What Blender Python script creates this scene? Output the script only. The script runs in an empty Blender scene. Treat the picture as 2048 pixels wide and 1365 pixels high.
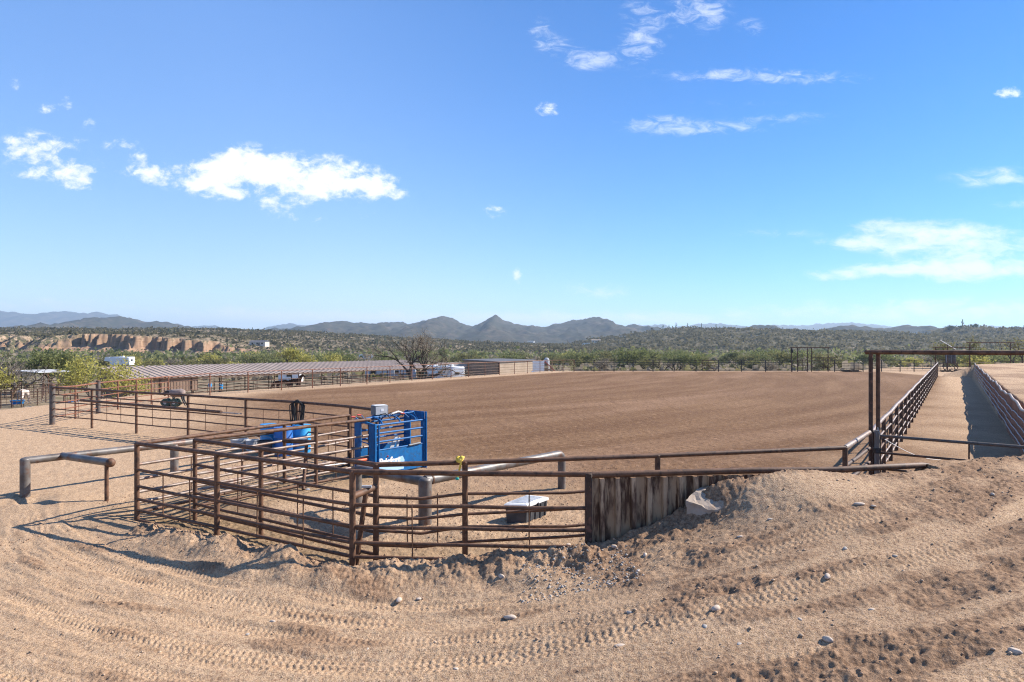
import bpy, math, random
import numpy as np
from math import radians, sin, cos, pi

random.seed(7)
rng = np.random.default_rng(11)
SC = bpy.context.scene
COL = SC.collection
CAMZ, FPX, CX, HZ = 3.5, 1365.0, 1024.0, 690.0     # eye height, focal length and horizon of the 2048 px wide photograph

# ------------------------------------------------------------------ noise
def _h(ix, iy, s):
    n = (ix.astype(np.int64) * 374761393 + iy.astype(np.int64) * 668265263 + s * 1274126177) & 0xffffffff
    n = ((n ^ (n >> 13)) * 1274126177) & 0xffffffff
    n = ((n ^ (n >> 16)) * 2246822519) & 0xffffffff
    return ((n ^ (n >> 15)) & 0xffff) / 65535.0

def gnoise(x, y, s=0):
    x = np.asarray(x, float); y = np.asarray(y, float)
    ix = np.floor(x); iy = np.floor(y); fx = x - ix; fy = y - iy
    u = fx * fx * fx * (fx * (fx * 6 - 15) + 10); v = fy * fy * fy * (fy * (fy * 6 - 15) + 10)
    def g(dx, dy):
        a = _h(ix + dx, iy + dy, s) * 2 * pi
        return np.cos(a) * (fx - dx) + np.sin(a) * (fy - dy)
    a = g(0, 0); b = g(1, 0); c = g(0, 1); d = g(1, 1)
    return (a + (b - a) * u + (c - a) * v + (a - b - c + d) * u * v) * 1.5

def fbm(x, y, o=4, s=0, gain=.5):
    t = 0; a = 1.0
    for i in range(o):
        t = t + a * gnoise(x * 2.03 ** i + 13.7 * i, y * 2.03 ** i - 7.1 * i, s + i); a *= gain
    return t

def ridge(x, y, o=4, s=0):
    t = 0; a = 1.0
    for i in range(o):
        t = t + a * (1 - 2 * np.abs(gnoise(x * 2.1 ** i + 3.3 * i, y * 2.1 ** i + 9.2 * i, s + i))); a *= .5
    return t

def ss(a, b, x):
    t = np.clip((np.asarray(x, float) - a) / (b - a), 0, 1); return t * t * (3 - 2 * t)

# ------------------------------------------------------------------ the lie of the land
# edge between the dug-out pens / arena / alley (behind) and the raised ramp and bank (camera side and right)
EDGE = np.array([(-60, 30), (-22, 22), (-7.57, 13.8), (-2.54, 10.8), (1.12, 10.52), (3.6, 10.8), (5.28, 10.86), (6.94, 11.47),
                 (8.6, 12.4), (11.2, 13.95), (49.8, 74.0), (60, 80), (150, 76)], float)
#            blend distance (lo, hi) of each stretch, measured towards the camera side
EB = np.array([(-4, 4), (-1, 1), (-.45, .5), (-.45, .5), (.05, .16), (.05, .2), (.05, .25), (-1.3, .1), (-1.5, .2), (.07, .32), (-4, 1), (-8, 1)], float)

def edge_dist(x, y):
    best = np.full(x.shape, 1e9); sgn = np.zeros(x.shape); lo = np.zeros(x.shape); hi = np.ones(x.shape)
    for i in range(len(EDGE) - 1):
        a, b = EDGE[i], EDGE[i + 1]; d = b - a; L2 = d @ d
        t = np.clip(((x - a[0]) * d[0] + (y - a[1]) * d[1]) / L2, 0, 1)
        dx = x - a[0] - t * d[0]; dy = y - a[1] - t * d[1]
        r = np.hypot(dx, dy); cr = d[0] * (y - a[1]) - d[1] * (x - a[0])
        m = r < best - 1e-9
        best = np.where(m, r, best); sgn = np.where(m, np.where(cr > 0, -1.0, 1.0), sgn)
        lo = np.where(m, EB[i, 0], lo); hi = np.where(m, EB[i, 1], hi)
    return best * sgn, lo, hi

CTRL = np.array([(-12, 15, 0), (-8, 12, 0), (-6, 8.5, 0), (-4, 6, 0), (-3, 9.6, 0), (-1, 9.5, .03), (0.3, 9.5, .2), (1.2, 10.4, .46),
                 (1.5, 9.3, .42), (2.0, 10.35, .66), (2.5, 9.4, .72), (2.7, 10.3, .86), (3.12, 10.3, 1.06), (3.1, 10.6, 1.33), (3.6, 10.45, 1.38), (4.2, 10.3, 1.47), (3.85, 10.75, 1.52), (4.45, 10.8, 1.57), (4.95, 10.8, 1.55),
                 (5.3, 10.5, 1.45), (7, 11.1, 1.45), (9, 12.2, 1.42), (11.5, 13.2, 1.3), (14, 16, 1.42), (3.2, 8.3, .86), (5.5, 8.6, 1.14), (8, 9.5, 1.27),
                 (1.5, 7.5, .5), (0, 7.2, .2), (3.5, 6, .72), (6, 6.5, 1.0), (2, 5, .5), (-1.5, 5.2, .05), (0, 4, .22), (4, 3, .75), (-4, 2, 0),
                 (0, 0, .25), (5, 0, .8), (10, 5, 1.2), (-15, 5, 0), (15, 5, 1.3), (16, 12, 1.4), (-15, 20, 0)], float)
def _tps(r2): return np.where(r2 > 1e-12, .5 * r2 * np.log(np.maximum(r2, 1e-12)), 0)
_n = len(CTRL)
_A = np.zeros((_n + 3, _n + 3))
_A[:_n, :_n] = _tps((CTRL[:, None, 0] - CTRL[None, :, 0]) ** 2 + (CTRL[:, None, 1] - CTRL[None, :, 1]) ** 2) + np.eye(_n) * .02
_A[:_n, _n] = 1; _A[:_n, _n + 1:] = CTRL[:, :2]; _A[_n, :_n] = 1; _A[_n + 1:, :_n] = CTRL[:, :2].T
_W = np.linalg.solve(_A, np.concatenate([CTRL[:, 2], [0, 0, 0]]))

def upper(x, y):
    far = 1.42 * ss(-4, 6, x - .15 * (y - 10))
    z = np.array(far, float)
    w = 1 - ss(13, 19, np.hypot(x, y - 7))
    m = w > 0
    if m.any():
        xm, ym = x[m], y[m]
        t = _W[_n] + _W[_n + 1] * xm + _W[_n + 2] * ym
        for i in range(_n):
            t = t + _W[i] * _tps((xm - CTRL[i, 0]) ** 2 + (ym - CTRL[i, 1]) ** 2)
        z[m] = far[m] * (1 - w[m]) + np.clip(t, -.1, 1.6) * w[m]
    return z

PAD = np.array([(-60, -30), (-34, 18), (-24.5, 33.5), (-22.6, 47), (-20.6, 49.5), (-1, 80), (5.5, 89.8), (47, 89.8), (60, 104), (110, 100), (140, -30)], float)
PW = [16, 16, 14, 7, 7, 7, 9, 9, 14, 20, 20]
def pad_drop(x, y):
    ins = np.zeros(x.shape, bool); best = np.full(x.shape, 1e9); w = np.ones(x.shape)
    for i in range(len(PAD)):
        a, b = PAD[i], PAD[(i + 1) % len(PAD)]; d = b - a
        c = ((a[1] > y) != (b[1] > y)) & (x < (b[0] - a[0]) * (y - a[1]) / (b[1] - a[1] + 1e-12) + a[0]); ins ^= c
        t = np.clip(((x - a[0]) * d[0] + (y - a[1]) * d[1]) / (d @ d), 0, 1)
        r = np.hypot(x - a[0] - t * d[0], y - a[1] - t * d[1]); m = r < best
        best = np.where(m, r, best); w = np.where(m, PW[i], w)
    o = np.where(ins, 0, best)
    return 2.0 * ss(.2, 1, o / w) + 2.2 * ss(10, 170, o), o

DIP = np.array([(-6.9, 14.0), (-2.6, 11.5), (0.9, 11.3)], float)
def seg_dist(x, y, P):
    b = np.full(x.shape, 1e9)
    for i in range(len(P) - 1):
        d = P[i + 1] - P[i]; t = np.clip(((x - P[i, 0]) * d[0] + (y - P[i, 1]) * d[1]) / (d @ d), 0, 1)
        b = np.minimum(b, np.hypot(x - P[i, 0] - t * d[0], y - P[i, 1] - t * d[1]))
    return b

ARC = (0.5, 22.0)                                      # the drive curves round the pen corner about this point
def land(x, y, fine=False):
    """height of the ground; with fine=True also clods, ruts and tyre tracks, and the zone masks"""
    x = np.atleast_1d(np.asarray(x, float)); y = np.atleast_1d(np.asarray(y, float))
    t, lo, hi = edge_dist(x, y)
    k = np.clip((t - lo) / (hi - lo), 0, 1); k = k * k * (3 - 2 * k)
    up = upper(x, y)
    drop, out = pad_drop(x, y)
    dip = -.2 * (1 - ss(.55, 1.7, seg_dist(x, y, DIP)))
    low = dip + .03 * fbm(x * .35, y * .35, 2, 5) * (1 - ss(14, 20, y))
    z = low + (up - low) * k - drop
    amp = np.interp(x, [-7.2, -6.3, -5.2, -3.2, -2.3, -1, 0, 1.0, 1.3], [0, .1, .22, .25, .19, .17, .2, .1, 0]) * (y < 14) * (y > 8)
    z = z + amp * np.exp(-((t - np.interp(x, [-3, -2], [.75, .5])) / np.where(t > np.interp(x, [-3, -2], [.75, .5]), .6, .3)) ** 2) * (1 + .55 * gnoise(x * 1.6, y * 1.6, 3))
    # dug soil round the two outer posts on the left, hollow by the toolbox
    z = z + .07 * np.exp(-((x + 9.9) ** 2 + (y - 15.2) ** 2) / .9) - .11 * np.exp(-((x + 10.75) ** 2 + (y - 15.25) ** 2) / .16)
    z = z + .1 * np.exp(-((x + 2.6) ** 2 * 1.5 + (y - 12.2) ** 2 * 5)) + .1 * np.exp(-((x + .9) ** 2 * 2 + (y - 12.9) ** 2 * 5))
    if not fine:
        return z
    far = ss(25, 60, np.hypot(x, y))
    near = 1 - ss(14, 30, np.hypot(x, y))
    front = k * (1 - ss(20, 40, y))
    ang = np.arctan2(x - ARC[0], ARC[1] - y); rad = np.hypot(x - ARC[0], y - ARC[1]); s_ = ang * 14
    road = ss(12.1, 12.8, rad + .4 * gnoise(s_ * .4, 0 * s_, 8) - 1.0 * ss(0, 1.5, x)) * front
    right = ss(.3, 2.6, x) * front
    stripes = ss(.02, .45, fbm(s_ * .22 + .3 * gnoise(x * .7, y * .7, 23), rad * 1.15, 3, 21) + .25 * fbm(x * 1.7, y * 1.7, 2, 25))
    mound = (1 - road) * ss(.2, 1.6, x)
    rough = np.clip(.1 + mound * (.45 + .55 * ss(-.3, .3, fbm(x * .9, y * .9, 3, 27))) + right * stripes * .8, 0, 1.2) * front
    bermr = 1.25 * np.exp(-((t - .5) / .55) ** 2) * (x < 1.3) * (x > -7) * (y < 15)
    hard = np.exp(-(((x - 4.6) / 1.35) ** 2 + ((y - 10.05) / .55) ** 2)) + .8 * np.exp(-(((x - 9.3) / 1.6) ** 2 + ((y - 11.6) / .5) ** 2))
    rough = rough * (1 - .9 * np.clip(hard, 0, 1))
    pen = (1 - k) * near * (1 - ss(10, 16, seg_dist(x, y, DIP)))
    pen = np.where(y > 26, 0, pen)
    c1 = fbm(x * 1.5, y * 1.5, 2, 31)
    cl = np.maximum(ridge(x * 3.1, y * 3.1, 2, 41) * .5 + fbm(x * 7, y * 7, 3, 51) * .55, -.3)
    z = z + near * (rough * .8 + bermr) * (.05 * c1 + .045 * np.maximum(cl, -.25) + .016 * fbm(x * 17, y * 17, 2, 55))
    z = z + near * pen * (.018 * fbm(x * 3, y * 3, 3, 61) + .012 * fbm(x * 11, y * 11, 2, 63))
    # ruts that follow the drive
    rut = fbm(s_ * .3 + .4 * gnoise(x, y, 71), rad * 2.6, 3, 72)
    patch = ss(-.35, .3, fbm(s_ * .35, rad * .9, 2, 75))
    z = z + road * near * (.02 * rut + .011 * fbm(s_ * .8 + .5 * gnoise(x * 1.3, y * 1.3, 74), rad * 7.5, 2, 73) * ss(-.3, .4, gnoise(s_ * .5, rad * .9, 76)) + .014 * patch * fbm(s_ * 1.3, rad * 6, 3, 77) + .006 * fbm(x * 15, y * 15, 2, 79))
    # crumbly ridges thrown up between the wheel tracks
    crumb = ss(.25, .7, fbm(s_ * .5, rad * 2.1, 2, 81)) * road * near
    z = z + crumb * (.016 + .02 * np.maximum(fbm(x * 13, y * 13, 3, 83), -.1))
    tread = np.zeros(x.shape)
    for r0, kk, w, per, sd, fl, amp_ in ((13.5, .35, .2, .09, 2, .15, .006), (14.7, .3, .22, .085, 3, .05, .0058), (16.05, .15, .24, .095, 5, .2, .006), (16.85, -.2, .2, .085, 6, .15, .005), (14.15, .12, .16, .075, 7, .25, .0045), (15.35, .05, .17, .07, 8, .15, .004), (13.0, .5, .16, .08, 9, .1, .0045), (17.7, .1, .22, .09, 10, .1, .006), (12.6, .2, .14, .07, 11, .3, .004)):
        q = rad - r0 - kk * ang - .12 * np.sin(s_ * .35 + sd) ; m = np.exp(-(q / w) ** 6)
        show = ss(-.3 + fl, .15 + fl, gnoise(s_ * .42, rad * .6, 90 + sd) + .25)
        zig = np.abs(((q / w * 1.5) % 1.0) - .5) * 2
        wave = np.sin(2 * pi * (s_ * rad / 14 / per) + zig * 2.6 + (np.floor(q / w * 1.5) % 2) * 1.2)
        tread = np.maximum(tread, m * show)
        z = z - road * near * m * .007 * (.4 + show) + road * near * m * show * (1 - .7 * right * stripes) * amp_ * np.clip(wave * 2.2, -1, 1)
        z = z + road * near * .007 * show * np.exp(-((np.abs(q) - w * 1.18) / .05) ** 2)
    # hoof-churned soil in alley and on the bank, harrow lines on the arena
    inar = (1 - k) * (y > 18) * (out == 0)
    z = z + inar * (1 - ss(30, 60, y)) * .012 * fbm(x * 5, y * 5, 3, 95)
    z = z + k * (x > 12) * (1 - far) * .05 * fbm(x * .9, y * .9, 3, 97)
    z = z + ss(2, 40, out) * .25 * fbm(x * .05, y * .05, 3, 99)
    return z, dict(k=k, out=out, stripes=stripes * right, loose=np.clip(rough * (1 - .9 * np.clip(hard, 0, 1)) + bermr * .7 * front, 0, 1), rough=rough, pen=pen, crumb=crumb, hard=hard, t=t, road=road)

def H(x, y): return float(land(x, y)[0])

def G(px, py, z=0.0):
    """point of the plane at height z that shows at this place in the photograph"""
    d = FPX * (CAMZ - z) / (py - HZ); return np.array([(px - CX) / FPX * d, d, z])
def GP(px, py):
    """the same on the uneven ground: march along the view ray"""
    d = np.arange(3.5, 130, .02); x = (px - CX) / FPX * d; zr = CAMZ - (py - HZ) / FPX * d
    h = land(x, d); i = int(np.argmax(zr <= h)); return np.array([x[i], d[i], h[i]])
def AT(px, d, py=None):
    return np.array([(px - CX) / FPX * d, d, CAMZ - ((py if py is not None else HZ) - HZ) / FPX * d])

# ------------------------------------------------------------------ materials
def mat(name):
    m = bpy.data.materials.new(name); m.use_nodes = True
    return m, m.node_tree, m.node_tree.nodes['Principled BSDF']
def node(t, kind, **kw):
    n = t.nodes.new(kind)
    for a, b in kw.items(): setattr(n, a, b)
    return n
def coords(t, scale=(1, 1, 1), rot=(0, 0, 0), kind='Object'):
    c = node(t, 'ShaderNodeTexCoord'); m = node(t, 'ShaderNodeMapping')
    m.inputs['Scale'].default_value = scale; m.inputs['Rotation'].default_value = rot
    t.links.new(c.outputs[kind], m.inputs['Vector']); return m.outputs['Vector']
def noise(t, vec, scale, detail=4, rough=.55, dist=0):
    n = node(t, 'ShaderNodeTexNoise'); n.inputs['Scale'].default_value = scale; n.inputs['Detail'].default_value = detail
    n.inputs['Roughness'].default_value = rough; n.inputs['Distortion'].default_value = dist
    if vec is not None: t.links.new(vec, n.inputs['Vector'])
    return n.outputs['Fac']
def ramp(t, fac, stops):
    r = node(t, 'ShaderNodeValToRGB'); e = r.color_ramp.elements
    while len(e) < len(stops): e.new(.5)
    for i, (p, c) in enumerate(stops):
        e[i].position = p; e[i].color = (*c, 1) if len(c) == 3 else c
    t.links.new(fac, r.inputs['Fac']); return r.outputs['Color']
def mix(t, fac, a, b, mode='MIX'):
    m = node(t, 'ShaderNodeMix', data_type='RGBA', blend_type=mode)
    for s, v in ((m.inputs['Factor'], fac), (m.inputs['A'], a), (m.inputs['B'], b)):
        if hasattr(v, 'links'): t.links.new(v, s)
        else: s.default_value = v if not isinstance(v, tuple) else ((*v, 1) if len(v) == 3 else v)
    return m.outputs['Result']
def math_(t, op, a, b=None, c=None, clamp=False):
    m = node(t, 'ShaderNodeMath', operation=op); m.use_clamp = clamp
    for i, v in enumerate((a, b, c)):
        if v is None: continue
        if hasattr(v, 'links'): t.links.new(v, m.inputs[i])
        else: m.inputs[i].default_value = v
    return m.outputs[0]
def bump(t, b, h, strength=.3, dist=.01):
    n = node(t, 'ShaderNodeBump'); n.inputs['Strength'].default_value = strength; n.inputs['Distance'].default_value = dist
    t.links.new(h, n.inputs['Height']); t.links.new(n.outputs['Normal'], b.inputs['Normal'])

def mottled(name, c1, c2, scale=6, rough=.8, metal=0, bmp=.15, spec=.3, c3=None, sc3=25, stretch=(1, 1, 1), bd=.005):
    m, t, b = mat(name); v = coords(t, stretch)
    col = ramp(t, noise(t, v, scale, 5), [(.35, c1), (.65, c2)])
    if c3: col = mix(t, ramp(t, noise(t, v, sc3, 4, .6), [(.52, (0, 0, 0)), (.66, (1, 1, 1))]), col, c3)
    t.links.new(col, b.inputs['Base Color'])
    b.inputs['Roughness'].default_value = rough; b.inputs['Metallic'].default_value = metal; b.inputs['Specular IOR Level'].default_value = spec
    if bmp: bump(t, b, noise(t, v, scale * 6, 4), bmp, bd)
    return m

M = {}
M['rust'] = mottled('rusted_pipe', (.085, .041, .022), (.155, .077, .043), 5, .66, .0, .25, .35, (.05, .026, .016), 9)
M['rust_dark'] = mottled('dark_rusted_pipe', (.038, .021, .013), (.078, .041, .026), 6, .68, 0, .2, .35, (.15, .07, .045), 11)
M['rust_orange'] = mottled('orange_rusted_pipe', (.15, .055, .028), (.24, .1, .055), 5, .65, 0, .2, .4, (.1, .05, .035), 9)
M['worn'] = mottled('pipe_worn_bright_by_cattle', (.15, .1, .075), (.27, .215, .18), 4, .5, .15, .1, .5, (.17, .08, .05), 7)
M['big'] = mottled('bare_steel_pipe_with_rust_bloom', (.085, .07, .06), (.17, .155, .145), 3.2, .5, .2, .12, .5, (.12, .062, .04), 4.5)
M['sheet'] = None
M['blue'] = mottled('chipped_blue_paint', (.003, .085, .25), (.005, .125, .34), 5, .5, 0, .05, .25, (.02, .075, .17), 14)
M['blue_plastic'] = mottled('blue_plastic', (.02, .25, .58), (.03, .32, .66), 3, .4, 0, .05, .5)
M['blue_plastic_dark'] = mottled('dark_blue_plastic', (.012, .09, .33), (.015, .13, .42), 3, .4, 0, .05, .5)
M['rubber'] = mottled('black_rubber', (.012, .012, .013), (.03, .028, .026), 8, .65, 0, .1)
M['grey_box'] = mottled('grey_steel_box', (.11, .115, .125), (.15, .155, .165), 5, .5, .1, .05)
M['light_grey'] = mottled('pale_grey_face', (.42, .42, .42), (.5, .5, .5), 6, .5)
M['white_plastic'] = mottled('dusty_white_plastic', (.6, .6, .59), (.74, .74, .73), 6, .5, 0, .05)
M['dark_plastic'] = mottled('dark_grey_plastic', (.035, .038, .044), (.07, .072, .078), 7, .6, 0, .1)
M['cloudy'] = mottled('cloudy_white_tub', (.36, .36, .37), (.5, .5, .51), 5, .5)
M['orange'] = mottled('orange_plastic', (.7, .09, .02), (.78, .13, .03), 5, .45)
M['white'] = mottled('white_paint', (.68, .68, .68), (.8, .8, .79), 4, .5)
M['red'] = mottled('red_grip', (.5, .05, .04), (.6, .09, .07), 5, .5)
M['yellow'] = mottled('yellow_webbing', (.62, .42, .04), (.75, .55, .12), 8, .7)
M['green'] = mottled('green_tag', (.02, .3, .26), (.03, .4, .33), 8, .6)
M['concrete'] = mottled('rough_concrete', (.27, .21, .16), (.38, .31, .255), 3, .9, 0, .5, .2, (.3, .2, .13), 3, bd=.01)
M['stone'] = mottled('river_stone', (.4, .31, .235), (.56, .47, .39), 2.5, .85, 0, .3, .2, (.26, .2, .165), 6)
M['stone_grey'] = mottled('grey_stone', (.28, .25, .22), (.42, .385, .35), 3, .8, 0, .3, .2, (.2, .18, .16), 6)
M['gravel'] = mottled('loose_gravel', (.3, .2, .13), (.5, .37, .26), 5, .9, 0, .2, .2)
M['post_grey'] = mottled('weathered_steel_post', (.06, .052, .047), (.12, .1, .09), 6, .65, .1, .2, .4, (.15, .08, .05), 8)
M['wood'] = mottled('grey_weathered_wood', (.1, .085, .075), (.2, .17, .15), 3, .85, 0, .4, .2, None, 0, (6, 6, 1))
M['bark'] = mottled('dark_mesquite_bark', (.035, .028, .024), (.085, .068, .055), 6, .95, 0, .3, .1)
M['twig'] = mottled('grey_bare_twigs', (.12, .1, .085), (.2, .17, .145), 4, .95, 0, 0, .1)
M['pale_bark'] = mottled('peeled_pale_wood', (.42, .26, .15), (.55, .38, .24), 4, .9)
M['rv'] = mottled('white_trailer_skin', (.66, .67, .68), (.76, .77, .78), 1.5, .45, 0, 0)
M['rv_grey'] = mottled('grey_trailer_skin', (.3, .33, .37), (.42, .44, .47), 1.2, .45, 0, 0)
M['glass'] = mottled('dark_window_glass', (.01, .012, .015), (.02, .022, .026), 2, .12, 0, 0, .5)
M['black'] = mottled('black_steel', (.012, .012, .014), (.03, .03, .032), 5, .5)
M['tin'] = mottled('dull_tin', (.3, .3, .31), (.44, .44, .45), 5, .5, .3)
M['tyre'] = mottled('tyre_rubber', (.015, .015, .015), (.035, .033, .03), 8, .85)
M['steer'] = mottled('pinkish_grey_painted_steer', (.2, .145, .125), (.3, .235, .205), 5, .75)
M['green_iron'] = mottled('green_painted_iron', (.03, .055, .045), (.06, .09, .075), 6, .6)
M['horse_grey'] = mottled('pale_grey_horse_coat', (.42, .34, .29), (.56, .49, .44), 2, .8, 0, 0, .2)
M['horse_brown'] = mottled('brown_horse_coat', (.07, .03, .018), (.11, .05, .03), 2, .7, 0, 0, .2)
M['hair'] = mottled('dark_horse_hair', (.03, .02, .016), (.06, .045, .035), 8, .8)
M['house'] = mottled('pale_stucco', (.5, .44, .37), (.6, .54, .46), 1, .9, 0, 0)
M['house_white'] = mottled('white_stucco', (.66, .65, .62), (.74, .73, .7), 1, .9, 0, 0)
M['house_roof'] = mottled('low_tan_roof', (.3, .23, .18), (.38, .3, .25), 1, .9, 0, 0)
M['dark_roof'] = mottled('dark_grey_roof', (.09, .09, .1), (.13, .13, .14), 2, .8, 0, 0)
M['red_trim'] = mottled('red_painted_steel', (.34, .07, .05), (.42, .1, .07), 4, .6)
M['cactus'] = mottled('saguaro_green', (.04, .055, .03), (.06, .075, .04), 5, .9, 0, 0)
M['straw'] = mottled('pale_straw', (.5, .38, .22), (.6, .48, .3), 9, .9)

def ribbed(name, c1, c2, scale, axis, stain_shade=None, rough=.6, metal=.2, dist=.02, contrast=None):
    """metal sheet: corrugation as bump along one axis; base colour has stains that also carry rib shade"""
    m, t, b = mat(name); v = coords(t)
    col = ramp(t, noise(t, v, 1.6, 5), [(.35, c1), (.68, c2)])
    if stain_shade:
        sv = coords(t, (7, 7, 1.1)); col = mix(t, ramp(t, noise(t, sv, 1.3, 5, .62), [(.46, (0, 0, 0)), (.58, (1, 1, 1))]), col, stain_shade)
    t.links.new(col, b.inputs['Base Color']); b.inputs['Roughness'].default_value = rough; b.inputs['Metallic'].default_value = metal
    return m
M['sheet'] = ribbed('stained_shade_toned_sheet_piling', (.3, .19, .11), (.46, .33, .215), 1, 'x', (.07, .032, .016), .75, 0)  # rust and soot stains; their dark tone also paints the ribs' light and shade
M['rust_plank'] = mottled('rust_streaked_wall_sheet', (.17, .075, .042), (.3, .14, .08), 2, .8, 0, .2, .3, (.12, .07, .05), 3, (3, 3, .5))
M['pale_rail'] = mottled('pale_weathered_rail', (.3, .3, .3), (.42, .42, .43), 5, .5, .2, .1)
M['roof_tan'] = mottled('tan_ribbed_roof_metal', (.31, .235, .185), (.38, .29, .23), .8, .65, 0, 0, .4)
M['siding_brown'] = mottled('brown_ribbed_siding', (.2, .13, .09), (.25, .17, .12), 1, .6, 0, 0)
M['siding_tan'] = mottled('tan_ribbed_siding', (.48, .36, .25), (.55, .43, .31), 1, .6, 0, 0)

def ground_material():
    m, t, b = mat('desert_dirt')
    v = coords(t); at = node(t, 'ShaderNodeAttribute', attribute_name='zone'); sep = node(t, 'ShaderNodeSeparateColor'); t.links.new(at.outputs['Color'], sep.inputs['Color'])
    med = noise(t, v, 2.2, 6, .62); fin = noise(t, v, 17, 6, .7); grit = noise(t, v, 70, 4, .65)
    sp = noise(t, v, 33, 3, .6)
    dirt = ramp(t, med, [(.3, (.365, .24, .14)), (.52, (.462, .314, .188)), (.72, (.54, .376, .235))])
    dirt = mix(t, ramp(t, fin, [(.38, (1, 1, 1)), (.54, (0, 0, 0))]), dirt, (.29, .178, .108))
    dirt = mix(t, ramp(t, grit, [(.53, (0, 0, 0)), (.62, (1, 1, 1))]), dirt, (.56, .4, .28))
    dirt = mix(t, ramp(t, grit, [(.36, (.9, .9, .9)), (.45, (0, 0, 0))]), dirt, (.17, .1, .06))
    dirt = mix(t, ramp(t, sp, [(.62, (0, 0, 0)), (.66, (.85, .85, .85))]), dirt, (.12, .07, .043))
    # loose, slightly damp crumbs are browner
    dirt = mix(t, math_(t, 'MULTIPLY', sep.outputs['Blue'], .8), dirt, mix(t, ramp(t, fin, [(.38, (0, 0, 0)), (.6, (1, 1, 1))]), (.11, .062, .037), (.29, .178, .11)))
    # harrowed arena footing: brown, with paler drag streaks
    gm = node(t, 'ShaderNodeNewGeometry')
    def arcs(cx, cy, sr, sa):
        c = node(t, 'ShaderNodeVectorMath', operation='SUBTRACT'); t.links.new(gm.outputs['Position'], c.inputs[0]); c.inputs[1].default_value = (cx, cy, 0)
        sxy = node(t, 'ShaderNodeSeparateXYZ'); t.links.new(c.outputs[0], sxy.inputs[0])
        r = math_(t, 'SQRT', math_(t, 'ADD', math_(t, 'POWER', sxy.outputs[0], 2), math_(t, 'POWER', sxy.outputs[1], 2))); a = math_(t, 'ARCTAN2', sxy.outputs[0], sxy.outputs[1])
        cb = node(t, 'ShaderNodeCombineXYZ'); t.links.new(math_(t, 'MULTIPLY', r, sr), cb.inputs[0]); t.links.new(math_(t, 'MULTIPLY', a, sa), cb.inputs[1]); return cb.outputs[0]
    st = noise(t, arcs(-46, 96, .55, 5), 1, 5, .6, .5); st2 = noise(t, arcs(-60, 120, .2, 4), 1, 4, .55, .6); st3 = noise(t, arcs(52, 60, 1.6, 6), 1, 4, .6, .4)
    ar = ramp(t, st, [(.36, (.145, .077, .038)), (.52, (.18, .1, .051)), (.66, (.225, .131, .07))])
    ar = mix(t, ramp(t, st2, [(.5, (0, 0, 0)), (.68, (.75, .75, .75))]), ar, (.285, .172, .103))
    ar = mix(t, ramp(t, noise(t, arcs(40, 40, 7, 2.5), 1, 3, .6, .4), [(.36, (.45, .45, .45)), (.48, (0, 0, 0))]), ar, (.13, .07, .038))
    ar = mix(t, ramp(t, st3, [(.3, (.5, .5, .5)), (.46, (0, 0, 0))]), ar, (.135, .07, .038))
    ar = mix(t, ramp(t, noise(t, v, 5, 6, .75), [(.38, (.85, .85, .85)), (.5, (0, 0, 0))]), ar, (.09, .045, .024))
    ar = mix(t, ramp(t, noise(t, v, 3.6, 6, .75), [(.54, (0, 0, 0)), (.68, (.8, .8, .8))]), ar, (.34, .205, .122))
    col = mix(t, sep.outputs['Red'], dirt, ar)
    man = mix(t, ramp(t, noise(t, v, 7, 5, .7), [(.4, (0, 0, 0)), (.6, (1, 1, 1))]), (.13, .085, .043), (.3, .2, .11))
    col = mix(t, sep.outputs['Green'], col, man)
    # dry valley floor: pale dust and dull weeds
    val = ramp(t, noise(t, v, .09, 6, .65), [(.35, (.17, .135, .085)), (.5, (.25, .19, .125)), (.65, (.12, .105, .06))])
    col = mix(t, at.outputs['Alpha'], col, val)
    t.links.new(col, b.inputs['Base Color']); b.inputs['Roughness'].default_value = .95; b.inputs['Specular IOR Level'].default_value = .1
    hs = math_(t, 'ADD', math_(t, 'MULTIPLY', fin, .6), math_(t, 'MULTIPLY', grit, .4))
    bump(t, b, hs, .8, .045)
    return m
M['ground'] = ground_material()

def hill_material(name, soil, soil2, bush, bscale, bw=(.47, .55)):
    m, t, b = mat(name); v = coords(t)
    c = ramp(t, noise(t, v, .012, 6, .6), [(.35, soil), (.65, soil2)])
    c = mix(t, ramp(t, noise(t, v, bscale, 4, .7), [(bw[0], (1, 1, 1)), (bw[1], (0, 0, 0))]), c, bush)
    c = mix(t, ramp(t, noise(t, v, bscale * .13, 4, .7), [(.4, (.7, .7, .7)), (.6, (0, 0, 0))]), c, bush)
    t.links.new(c, b.inputs['Base Color']); b.inputs['Roughness'].default_value = 1; b.inputs['Specular IOR Level'].default_value = .05
    return m
M['hill_near'] = hill_material('scrub_hill', (.19, .145, .1), (.26, .2, .14), (.085, .078, .048), .35, (.5, .62))
M['hill_mid'] = hill_material('rocky_hill', (.08, .062, .046), (.115, .088, .066), (.034, .036, .025), .05, (.42, .6))
M['hill_far'] = hill_material('far_range', (.08, .066, .055), (.105, .085, .07), (.04, .042, .034), .012, (.42, .6))
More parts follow.
